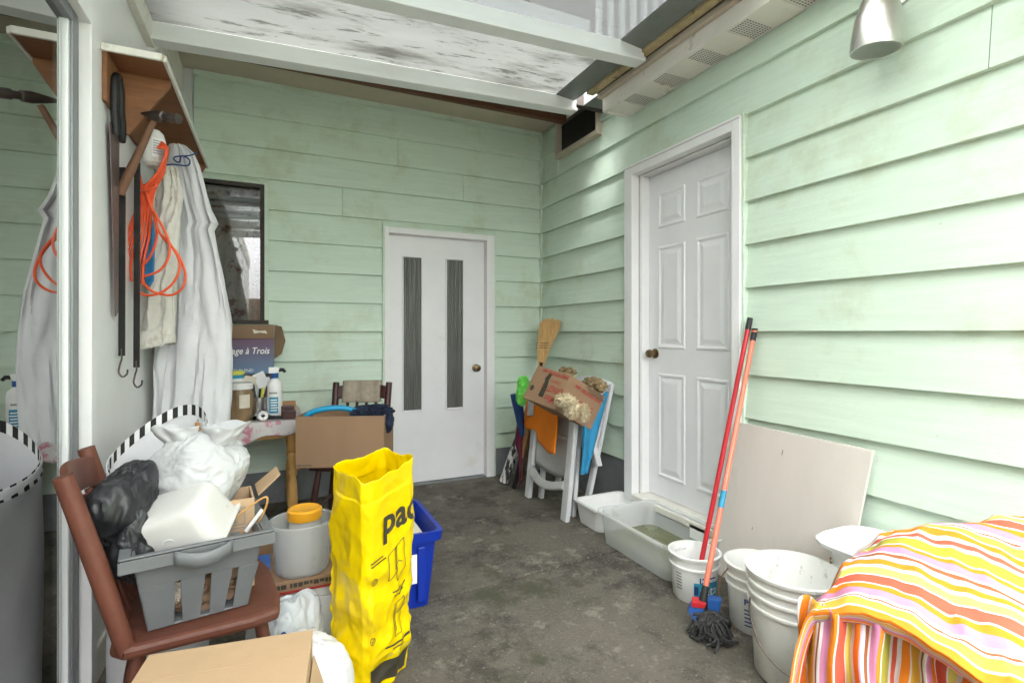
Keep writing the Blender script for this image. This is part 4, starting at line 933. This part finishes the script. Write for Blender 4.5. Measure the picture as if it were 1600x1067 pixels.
for i in range(7):
    t = thing('newspaper', ['lowest','second lowest','third lowest','middle','third highest','second highest','topmost'][i]+' folded newspaper of the stack in the blue box', 'newspaper', (.55, 2.47, .02+i*.042), 'newspapers in the blue box')
    MB().box((.40, 2.33+.006*(i % 3), .02+i*.042), (.635-.004*(i % 2), 2.66-.01*(i % 2), .02+i*.042+.036)).build('paper', 'paper', t, bevel=.012)

# ================= corner group: folded chair and things on it =================
fc = thing('folding_chair', 'grey resin garden chair folded and leaned on the right wall', 'chair', (1.8, 3.2, 0))
def leg(a, b_, w, th, m='resin', name='leg', foot=True):
    a, b_ = V(a), V(b_); wy = V((0, w/2, 0)); tx = V((th, 0, 0))
    MB().hexa([a-wy, a+tx-wy, a+tx+wy, a+wy, b_-wy, b_+tx-wy, b_+tx+wy, b_+wy]).build(name, m, fc, bevel=.008)
leg((1.72,3.47,0),(1.80,3.47,.74),.065,.035); leg((1.72,2.93,0),(1.80,2.93,.74),.075,.035)
leg((1.80,3.41,0),(1.86,3.41,.72),.05,.03); leg((1.815,2.985,0),(1.875,2.985,.72),.05,.03)
MB().grid(lambda u, v: V((1.775+.05*v+.035*math.sin(math.pi*u)*(1-v*.5), 2.975+.455*u, .27+.43*v-.05*math.sin(math.pi*u)*(1-v))), 16, 12).build('seat', 'resin_dirty', fc, solid=.012)
MB().grid(lambda u, v: V((1.735-.03*math.sin(math.pi*u)+.03*v, 2.96+.485*u, .20+.05*v-.05*math.sin(math.pi*u))), 16, 2).build('front_rail', 'resin_dirty', fc, solid=.03, bevel=.006)
MB().box((1.80,2.98,.50),(1.83,3.42,.53)).build('seat_rib', 'resin_dirty', fc, bevel=.004)
leg((1.93,3.40,.06),(2.12,3.42,.88),.05,.03,name='back_post'); leg((1.93,2.99,.06),(2.12,2.97,.88),.05,.03,name='back_post')
MB().grid(lambda u, v: V((2.0+.14*v, 2.97+.45*u, .42+.47*v+.025*math.sin(math.pi*u)*v)), 12, 8).build('backrest', 'resin', fc, solid=.016)
leg((1.965,2.915,.34),(1.86,2.915,.70),.05,.045,name='armrest'); leg((1.965,3.49,.34),(1.86,3.49,.70),.05,.045,name='armrest')
# towel draped over seat edge
def drape_cloth(name, label, m, y0, y1, drop, cat, x=1.752, back=.06, seed=0, top=.755, th=.006):
    t = thing(name, label, cat, (x, (y0+y1)/2, top-.1))
    def fn(u, v):
        y = y0+(y1-y0)*u; dr = drop(u) if callable(drop) else drop
        if v < .25: return V((x+.05+back*(1-v/.25), y, top+.004*fbm((u*4, v*4, seed), 1)))
        k = (v-.25)/.75; xx = x+.05*max(0, 1-k*6)-.012*math.sin(u*7+seed)*k-.045*k*0+.0
        return V((xx+ (1-k)*.018, y+.01*fbm((u*2, k*3, seed), 1), top-dr*k-.012*max(0, 1-k*6)))
    MB().grid(fn, 24, 24).build('cloth', m, t, solid=th); return t
drape_cloth('towel', 'bright orange towel draped over the folded chair', 'orange_towel', 3.05, 3.53, lambda u: .34-.11/(1+math.exp(-(u-.62)*40))+.012*math.sin(u*9), 'towel', 1.742, .12, 1)
drape_cloth('cloth', 'small grey cloth lying over the orange towel', 'grey_cloth', 3.38, 3.47, .15, 'cloth', 1.722, .1, 4, top=.772)
# carton of sweet potatoes, tilted
Bc, Tc, Lc = at(868, 641, 3.12), at(893, 586, 3.16), at(817, 620, 3.38)
up = (Tc-Bc); hU = up.length; up.normalize()
lf = Lc-Bc; lf -= up*lf.dot(up); wL = lf.length; lf.normalize(); rg = up.cross(lf); rg = rg if rg.dot(r_) > 0 else -rg
wR = .36
sp = thing('produce_carton', 'tilted sweet potato carton with red upside-down print on the folded chair', 'carton', Bc)
q = [Bc, Bc+rg*wR, Bc+rg*wR+lf*wL, Bc+lf*wL]
MB().hexa([p for p in q]+[p+up*hU for p in q]).build('body', 'cardboard', sp, bevel=.004)
# faces: left face spanned by lf (viewed from camera), outward = -rg ; right face spanned by rg, outward = -lf
def face_text(body, size, u, v, face, m, **k):
    # text is upside down: x runs right-to-left as seen, y runs downward
    if face == 'L': o = Bc+lf*u+up*v-rg*.0015; xd = lf; yd = -up
    else: o = Bc+rg*u+up*v-lf*.0015; xd = -rg; yd = -up
    return text('lettering', body, size, o, xd, yd, m, sp, **k)
face_text('SWEET POTATOES • yams', .030, .012, hU-.014, 'L', 'ink_red', bold=.0012, sx=.72)
face_text('Organics', .034, .05, hU-.065, 'L', 'ink_red', shear=.3, sx=.8)
face_text('LIVINGSTON', .060, .012, .135, 'L', 'ink_red', bold=.001, sx=.55)
face_text('Miss', .06, .03, .07, 'L', 'ink_red', shear=.3, bold=.001)
face_text('SWEET POTATOES • yams', .032, wR-.02, hU-.035, 'R', 'ink_red', bold=.0012, sx=.75)
face_text('LIVINGSTON', .062, wR-.06, .125, 'R', 'ink_red', bold=.001, sx=.7)
for i in range(3):
    o0 = Bc+rg*(wR-.20+.02*i)+up*(hU-.012-.012*i)-lf*.0015
    MB().add([o0, o0+rg*.17, o0+rg*.17+up*.005, o0+up*.005], [(0, 1, 2, 3)]).build('print_line', 'ink', sp)
MB().prism([Bc+lf*(wL*a_)+up*(hU*b_)-rg*.002 for a_, b_ in ((.46,.20),(.60,.20),(.58,.55),(.62,.72),(.56,.88),(.48,.86),(.50,.70),(.47,.5))], -rg*.0008).build('figure_print', 'ink', sp)
MB().prism([Bc+lf*(wL*.86+.018*math.cos(a))+up*(hU*.35+.02*math.sin(a))-rg*.002 for a in [i*.6283 for i in range(10)]], -rg*.0008).build('emblem', 'ink', sp)
def fuzzy(name, label, cat, lobes, m, n, seed, ln=.02, wd=.0022):
    random.seed(seed); t = thing(name, label, cat, lobes[0][0]); bb_ = MB(); b = MB()
    for li, (c, rx, ry, rz) in enumerate(lobes):
        c = V(c); bb_.blob(c, rx, ry, rz, seed+li, .22, 1.8, fine=.1)
        for i in range(n):
            d = V((random.gauss(0, 1), random.gauss(0, 1), random.gauss(0, 1))).normalized(); p = c+V((d.x*rx, d.y*ry, d.z*rz))*random.uniform(.85, 1.12)
            s2 = d.cross(V((random.random(), random.random(), random.random()))).normalized()*wd; e = (d*.6+V((random.uniform(-.6, .6), random.uniform(-.6, .6), random.uniform(-1, .1)))).normalized()*ln*random.uniform(.5, 1.1)
            b.add([p-s2, p+s2, p+e+s2*.3, p+e-s2*.3], [(0, 1, 2, 3)])
    bb_.build('body', m, t); tag(b.build('pile_fibres', m, t), kind='stuff'); return t
fuzzy('dust_mitt', 'shaggy beige cleaning mitt on the corner of the folded chair', 'mitt', [(at(882, 625, 3.04), .045, .065, .028), (at(893, 637, 3.0), .028, .055, .05), (at(912, 644, 3.02), .02, .03, .04)], 'fleece', 1300, 51, .024)
fuzzy('cleaning_cloth', 'lime green microfibre cloth stuffed behind the sweet potato carton', 'cloth', [(at(818, 602, 3.62), .035, .05, .06), (at(815, 618, 3.60), .03, .045, .06)], 'lime', 1300, 53, .014)
t = thing('knit_hat', 'brown patterned knit hat lying behind the carton', 'hat', at(925, 605, 3.42))
MB().blob(at(928, 602, 3.42), .05, .11, .05, 57, .2, 3, fine=.15).blob(at(885, 582, 3.55), .05, .07, .035, 58, .2, 3, fine=.15).build('knit', 'hat_knit', t)
# blue folded parasol / sheet between chair and wall
t = thing('tarp', 'folded bright blue tarp wedged between the folded chair and the wall', 'tarp', (2.08, 2.95, .2))
ta, tb_, tc_, td_ = at(908, 740, 3.36), at(916, 738, 3.40), at(950, 612, 3.42), at(914, 640, 3.30)
MB().grid(lambda u, v: ta.lerp(tb_, u).lerp(td_.lerp(tc_, u), v)+f_*(.012*math.sin(u*9+v*2)), 12, 14).build('sheet', 'umbrella_blue', t, solid=.02, bevel=.005)
# broom
bm = thing('straw_broom', 'straw broom standing bristles up in the wall corner', 'broom', (1.93, 3.86, 0))
hb, ht = V((1.93, 3.86, 0.0)), at(845, 572, 4.28)
MB().tube([hb, ht], .012, 10).build('handle', 'black', bm)
top = at(856, 500, 4.32); ax = (top-ht).normalized(); sd_ = r_
random.seed(3); b = MB()
for i in range(700):
    a = random.uniform(-1, 1); c2 = random.uniform(-1, 1)
    p0 = ht+sd_*a*.022+f_*c2*.016; p1 = ht+(top-ht)*.38+sd_*a*.052+f_*c2*.028; p2 = top+sd_*(a*.085+.025+random.gauss(0, .006))+f_*(c2*.035+random.gauss(0, .004))+ax*(random.uniform(-.05, .02)-.03*a*a)
    b.tube([p0, p1, p2], [.003, .0028, .0018], 3, caps=False)
tag(b.build('bristles', 'straw', bm), kind='stuff')
for k in (.40, .45, .50): 
    cc_ = ht+(top-ht)*k; b = MB(); b.tube([cc_+sd_*(.062*math.cos(a))+f_*(.032*math.sin(a)) for a in [i*math.pi/12 for i in range(24)]], .0028, 6, closed=True); b.build('binding', 'ink', bm)
MB().tube([ht+ax*-.03, ht+ax*.03], [.016, .026], 12).build('collar', 'black', bm)
# rolled sheet, bats and umbrella
def pole(name, label, cat, a, b_, r, m, parts=(), group=None):
    t = thing(name, label, cat, a, group); a, b_ = V(a), V(b_)
    MB().tube([a, b_], r, 14).build('shaft', m, t)
    for (n_, k0, k1, r2, m2) in parts: MB().tube([a.lerp(b_, k0), a.lerp(b_, k1)], r2, 14).build(n_, m2, t)
    return t
a = onZ(787, 757); a.z = .025
mat('wrapper', (.60, .60, .58), .3, .1, 8, .2, 60, spots=[((.03, .03, .03), 9, .48, .04)], stretch=(3, 3, .8))
pole('wrapped_roll', 'white and black plastic wrapped roll leaning by the back door', 'roll', a, at(835, 618, 4.15), .038, 'wrapper', (('edge_strip', .0, 1.0, .016, 'white_plastic'),))
a = onZ(803, 764); a.z = .012
pole('wooden_bat', 'wooden stick with black grip leaning beside the folded chair', 'bat', a, at(838, 610, 3.9), .017, 'bat_wood', (('grip', 0, .32, .0185, 'black'),))
a = onZ(815, 752); a.z = .015
pole('wooden_stick', 'plain brown stick leaning behind the black-gripped bat', 'stick', a, at(840, 610, 4.0), .014, 'cardboard_dark')
t = thing('umbrella', 'closed navy and maroon umbrella hanging behind the lime cloth', 'umbrella', at(812, 690, 3.95))
MB().tube([at(806, 615, 3.9), at(812, 650, 3.9), at(815, 680, 3.92)], [.045, .035, .02], 12).build('canopy', 'navy_umbrella', t)
MB().tube([at(814, 655, 3.9), at(810, 690, 3.95), at(813, 712, 3.97), at(812, 760, 3.99)], [.028, .03, .012, .006], 10).build('lower_canopy', 'maroon', t)

# ================= basins and buckets by the right wall =================
def basin(name, label, x0, x1, y0, y1, h, flare, m, r=.05, lip=.012, th=.005, group=None, cat='basin'):
    t = thing(name, label, cat, ((x0+x1)/2, (y0+y1)/2, 0), group)
    L = [rr(x0+flare, x1-flare, y0+flare, y1-flare, r, .003), rr(x0+lip, x1-lip, y0+lip, y1-lip, r, h-.012), rr(x0, x1, y0, y1, r, h-.01), rr(x0, x1, y0, y1, r, h),
         rr(x0+lip+th, x1-lip-th, y0+lip+th, y1-lip-th, r, h), rr(x0+flare+th, x1-flare-th, y0+flare+th, y1-flare-th, r, .009)]
    loft(MB(), L).build('shell', m, t, bevel=.0); return t
basin('basin', 'opaque white plastic basin on the floor beside the folded chair', 1.785, 2.185, 2.62, 2.93, .145, .03, 'white_plastic')
tb2 = basin('storage_tub', 'translucent storage tub holding murky water below the right door', 1.735, 2.185, 1.94, 2.60, .185, .035, 'clear_tub', r=.06, lip=.02)
L = [rr(1.778,2.142,1.983,2.557,.05,.0105), rr(1.772,2.148,1.977,2.563,.05,.045)]
loft(MB(), L).build('water', 'water', tb2)
MB().box((2.150,2.10,.075),(2.153,2.24,.15), None).build('label', 'ink_white', tb2)
def bucket(label, x, y, r, h, m, rims, group='white buckets by the right wall', taper=.86):
    t = thing('bucket', label, 'bucket', (x, y, 0), group)
    pr_ = [(0,.004),(r*taper-.006,.0),(r*taper,.008)]
    for zz in rims: k = taper+(1-taper)*zz/h; pr_ += [(r*k-.002, zz-.012), (r*k+.006, zz-.010), (r*k+.006, zz-.002), (r*k-.001, zz)]
    pr_ += [(r, h-.014), (r+.007, h-.012), (r+.008, h-.002), (r+.004, h), (r-.004, h), (r-.006, h-.01), (r*taper-.008, .012), (0, .012)]
    MB().lathe(pr_, 56, None, (x, y, 0)).build('shell', m, t); return t
b1 = bucket('white feta bucket with blue label and mop poles standing in it', 1.80, 1.845, .112, .215, 'white_plastic', (.165,))
c = V((1.80, 1.845, 0)); 
def blabel(c, r0, r1, h, z0, z1, a0, a1, m, parent, name='label', off=.0012):
    base = math.atan2(-c.y, -c.x)
    def fn(u, v):
        z = z0+(z1-z0)*v; rad = r0+(r1-r0)*z/h+off; a = base+a0+(a1-a0)*u; return (c.x+rad*math.cos(a), c.y+rad*math.sin(a), z)
    MB().grid(fn, 16, 2).build(name, m, parent)
def btext(body, size, c, r0, r1, h, z, a0, m, parent, off=.002, **k):
    base = math.atan2(-c.y, -c.x)
    def w(x_, y_):
        rad = r0+(r1-r0)*(z+y_)/h+off; a = base+a0+x_/rad; return V((c.x+rad*math.cos(a), c.y+rad*math.sin(a), z+y_))
    return text('lettering', body, size, None, None, None, m, parent, warp=w, **k)
blabel(c, .0963, .112, .215, .03, .105, -.02, 1.25, 'ink_teal', b1); blabel(c, .0963, .112, .215, .105, .13, .22, 1.0, 'ink_blue', b1)
btext('krinos', .03, c, .0963, .112, .215, .109, .27, 'ink_white', b1, bold=.001); btext('feta', .062, c, .0963, .112, .215, .05, .25, 'ink_white', b1)
blabel(c, .0963, .112, .215, .05, .09, 0, .17, 'ink_blue', b1, off=.0018); blabel(c, .0963, .112, .215, .012, .03, .3, .9, 'label_yellow', b1)
for i in range(6): blabel(c, .0963, .112, .215, .06+i*.014, .066+i*.014, -.85, -.55, 'ink_grey', b1, 'print_line')
b2 = bucket('mid-size grimy white bucket with blue lettering between the other two', 1.86, 1.55, .122, .27, 'bucket', (.185, .225))
c2 = V((1.86, 1.55, 0))
btext('HI', .034, c2, .105, .122, .27, .155, -.12, 'ink_blue', b2, bold=.001); btext('PLAINS', .034, c2, .105, .122, .27, .125, -.42, 'ink_blue', b2, bold=.001)
for i in range(5): blabel(c2, .105, .122, .27, .10-i*.016, .106-i*.016, -.42, -.05+.07*(i % 2), 'ink_blue', b2, 'print_line')
blabel(c2, .105, .122, .27, .04, .09, .15, .32, 'ink_blue', b2, 'emblem')
MB().tube(spline([(1.75,1.60,.24),(1.735,1.63,.18),(1.73,1.63,.10),(1.72,1.60,.05),(1.74,1.55,.01)], 6), .003, 6).build('handle', 'cardboard_dark', b2)
MB().lathe([(0,.12),(.106,.12)], 32, None, (1.86,1.55,0)).build('water', 'water', b2)
b3 = bucket('largest scuffed white bucket with wire handle, nearest the striped cloth', 1.715, 1.265, .16, .385, 'bucket', (.262, .305, .345), taper=.84)
c3 = V((1.715, 1.265, 0)); base = math.atan2(-c3.y, -c3.x)
MB().tube(spline([c3+V((.158*math.cos(base-1.15), .158*math.sin(base-1.15), .275)), c3+V((.168*math.cos(base-1.0), .168*math.sin(base-1.0), .22)), c3+V((.172*math.cos(base-.6), .172*math.sin(base-.6), .135)), c3+V((.172*math.cos(base), .172*math.sin(base), .085)), c3+V((.170*math.cos(base+.7), .170*math.sin(base+.7), .10)), c3+V((.165*math.cos(base+1.3), .165*math.sin(base+1.3), .20)), c3+V((.16*math.cos(base+1.8), .16*math.sin(base+1.8), .275))], 8), .003, 6).build('wire_handle', 'dark_steel', b3)
# mop poles
pole('red_pole', 'dark red pole with black hook end standing in the feta bucket', 'pole', (1.795, 1.835, .02), onX(1172, 497, 2.165), .0115, 'red_pole', (('end_cap', .955, 1.0, .0135, 'black'),))
mp = thing('mop', 'salmon pole mop with grey string head and blue clamp on the floor', 'mop', (1.60, 1.60, 0))
pa, pb_ = at(1099, 935, 2.13), onX(1179, 517, 2.165)
MB().tube([pa, pb_], .0115, 14).build('pole', 'salmon_pole', mp)
MB().tube([pa.lerp(pb_, .955), pa.lerp(pb_, .985), pb_], [.0135, .0135, .009], 12).build('end_cap', 'black', mp)
MB().tube([pb_, pb_+V((0, 0, .012))], [.009, .017], 12).build('end_cap', 'black', mp)
MB().tube([pa.lerp(pb_, .30), pa.lerp(pb_, .36)], .0122, 14).build('sticker', 'ink_teal', mp)
MB().tube([pa+V((-.006, 0, -.03)), pa, pa.lerp(pb_, .04)], [.022, .017, .014], 14).build('socket', 'black', mp)
cl0 = at(1088, 958, 2.12)
MB().prism([at(1074, 955, 2.12), at(1082, 940, 2.12), at(1105, 944, 2.11), at(1098, 962, 2.10), at(1086, 973, 2.10)], r_*-.0+V((.03, .03, 0))).build('clamp', 'blue_plastic', mp, bevel=.006)
MB().prism([at(1081, 939, 2.11), at(1104, 943, 2.10), at(1101, 951, 2.10), at(1080, 948, 2.11)], V((.034, .034, 0))).build('clamp_cap', 'red_pole', mp, bevel=.003)
MB().prism([at(1104, 935, 2.14), at(1128, 938, 2.14), at(1124, 958, 2.13), at(1102, 956, 2.13)], V((.03, .03, 0))).build('clamp', 'blue_plastic', mp, bevel=.006)
random.seed(9); b = MB(); hc = at(1112, 975, 2.08); hc.z = .05
for i in range(130):
    a = random.uniform(0, 6.28); r1 = random.uniform(.02, .082); p0 = hc+V((random.gauss(0, .03), random.gauss(0, .03), random.uniform(-.02, .045)))
    pts = [p0, hc+V((r1*.6*math.cos(a), r1*.6*math.sin(a), random.uniform(.01, .05))), hc+V((r1*math.cos(a+.3), r1*math.sin(a+.3), random.uniform(-.03, .02))), hc+V((r1*1.05*math.cos(a+random.uniform(-.5,1.6)), r1*1.05*math.sin(a+random.uniform(-.5,1.6)), -.042+random.uniform(0, .012)))]
    b.tube(spline(pts, 4), .0055, 5)
tag(b.build('strings', 'mop_grey', mp), kind='stuff')
# plywood sheet leaning on the wall
t = thing('plywood_sheet', 'pale scuffed plywood sheet leaning on the right wall', 'board', (2.1, 1.6, 0))
MB().hexa([(2.06,1.99,.004),(2.06,1.34,.004),(2.075,1.34,.004),(2.075,1.99,.004),(2.155,1.925,.78),(2.155,1.255,.77),(2.17,1.255,.77),(2.17,1.925,.78)]).build('sheet', 'ply_pale', t, bevel=.001)
# enamel tub
t = thing('enamel_tub', 'white enamel tub with rusty rim behind the largest bucket', 'tub', (2.03, 1.0, 0))
L = [rr(1.895,2.13,.70,1.22,.08,.004), rr(1.865,2.15,.62,1.28,.09,.44), rr(1.840,2.16,.58,1.315,.10,.445), rr(1.835,2.165,.575,1.32,.10,.46), rr(1.845,2.155,.585,1.31,.10,.468), rr(1.865,2.14,.61,1.285,.09,.455), rr(1.895,2.12,.65,1.25,.08,.44)]
loft(MB(), L).build('body', 'enamel', t)
MB().tube(spline([onZ(1318,832,.445)+V((0,0,0)), onZ(1335,830,.445), onZ(1350,826,.445), onZ(1366,823,.445)], 5), .003, 6).build('crack', 'ink', t)
for dz in (.405, .39): MB().blob((1.868, 1.235, dz), .002, .004, .006, 3, .2, 3, nu=10, nv=8).build('rust_spot', 'bat_wood', t)

# ---------------- striped cloth over a covered bench ----------------
STR = []
pal = dict(w=(.60,.57,.56), o=(.70,.19,.008), y=(.66,.36,.05), l=(.60,.48,.10), r=(.52,.085,.045), p=(.52,.20,.33), v=(.45,.37,.48), b=(.27,.085,.03), g=(.33,.30,.03))
seq = [('w',2),('o',5),('w',1),('y',5),('w',1),('b',1),('w',2),('p',5),('o',4),('w',1),('r',6),('w',1),('l',4),('w',2),('o',3),('v',1),('w',2),('b',2),('w',1),('p',4),('o',2),('w',1),('g',5),('w',2),('r',3),('w',1)]
tot = sum(k for _, k in seq); acc = 0
for cch, k in seq: STR.append((acc/tot, pal[cch])); acc += k
mat('striped_cloth', (.95, .95, .95), .85, .05, 8, .25, 120, uvramp=STR)
sc = thing('striped_cloth', 'orange, yellow and pink striped cloth draped over something at right front', 'cloth', (1.72, .72, 0))
def interp(q, tab):
    if q <= tab[0][0]: return tab[0][1]
    for (a, x), (b_, y) in zip(tab, tab[1:]):
        if q <= b_: return x+(y-x)*(q-a)/(b_-a)
    return tab[-1][1]
PM = [(1.50,-.12),(1.57,-.09),(1.73,-.01),(1.86,.10),(1.98,.30),(2.10,.50),(2.25,.66)]
def sheet(u, v):
    # p runs along the lifted hem, q across the cloth towards the wall
    if v < .1: k = v/.1; q = 1.61-.04*k; under = 1-k
    else: q = 1.57+(v-.1)/.9*.70; under = 0
    pm = interp(q, PM); qq = 1.57 if under else q
    def top(p): return min(.80, -.626+.75*qq-.31*min(p, .6))
    if u < .3:
        k = 1-u/.3; low = .01+.47*min(1, max(0, (q-1.76)/.08)); p = pm-(.10+.02*math.sin(q*70)+.012*math.sin(q*131))*k**.7
        zt = top(pm)-.08; z = zt-(zt-low)*k**1.5
    else:
        p = pm+(u-.3)/.7*(.95-pm); z = top(p)-.08*math.exp(-(p-pm)/.07)
    if under: z -= .004+.035*under
    x, y = .85*q+.52*p, .52*q-.85*p
    w = .020*fbm((x*4, y*4, z*2), 1)+.022*(.45-abs(fbm((p*5+q*1.5, q*2.2, 4), 1))*2)+.012*(.45-abs(fbm((p*9, q*5, z*3), 1))*2)+.010*(.4-abs(fbm((p*13+q*5, q*11, 2), 1))*2)+.006*fbm((p*30, q*24, z*9), 1)
    hq = .022*fbm((p*5, 1, 0), 1)*max(0, 1-(q-1.57)/.1); x += .85*hq; y += .52*hq
    return V((min(2.165, x-w*.3), y+w*.2, max(.006, z+w)))
MB().grid(sheet, 200, 120, uvf=lambda u, v: (((1.57+.1-v) if v < .1 else 1.57+(v-.1)/.9*.70)*3.7+.02*math.sin(u*9)+.25, 0)).build('cloth', 'striped_cloth', sc, solid=.0015)
def fold(u, v):
    p = -.13+.55*u; q = 1.60+.12*sm(u, .25, .45)+.03*math.sin(u*34+v*2)+.012*math.sin(u*71)
    return V((.85*q+.52*p+.012*fbm((u*6, v*5, 2), 1), .52*q-.85*p+.012*fbm((u*6, v*5, 9), 1), (.54-.31*max(0, p)-.02)*(1-v)+.008*v))
def sm(x, a, b): k = min(1, max(0, (x-a)/(b-a))); return k*k*(3-2*k)
MB().grid(fold, 160, 30, uvf=lambda u, v: (u*2.4+.06*v+.03*math.sin(v*6), 0)).build('inner_fold', 'striped_cloth', sc, solid=.003)
t = thing('bench', 'dark low stand hidden under the striped cloth', 'stand', (1.85, .47, 0))
bx('top', 'dark_box', t, (1.74, .30, .34), (2.0, .62, .36), .005)
for x in (1.75, 1.96):
    for y in (.33, .59): bx('leg', 'dark_box', t, (x, y-.02, 0), (x+.03, y+.02, .339), .003)
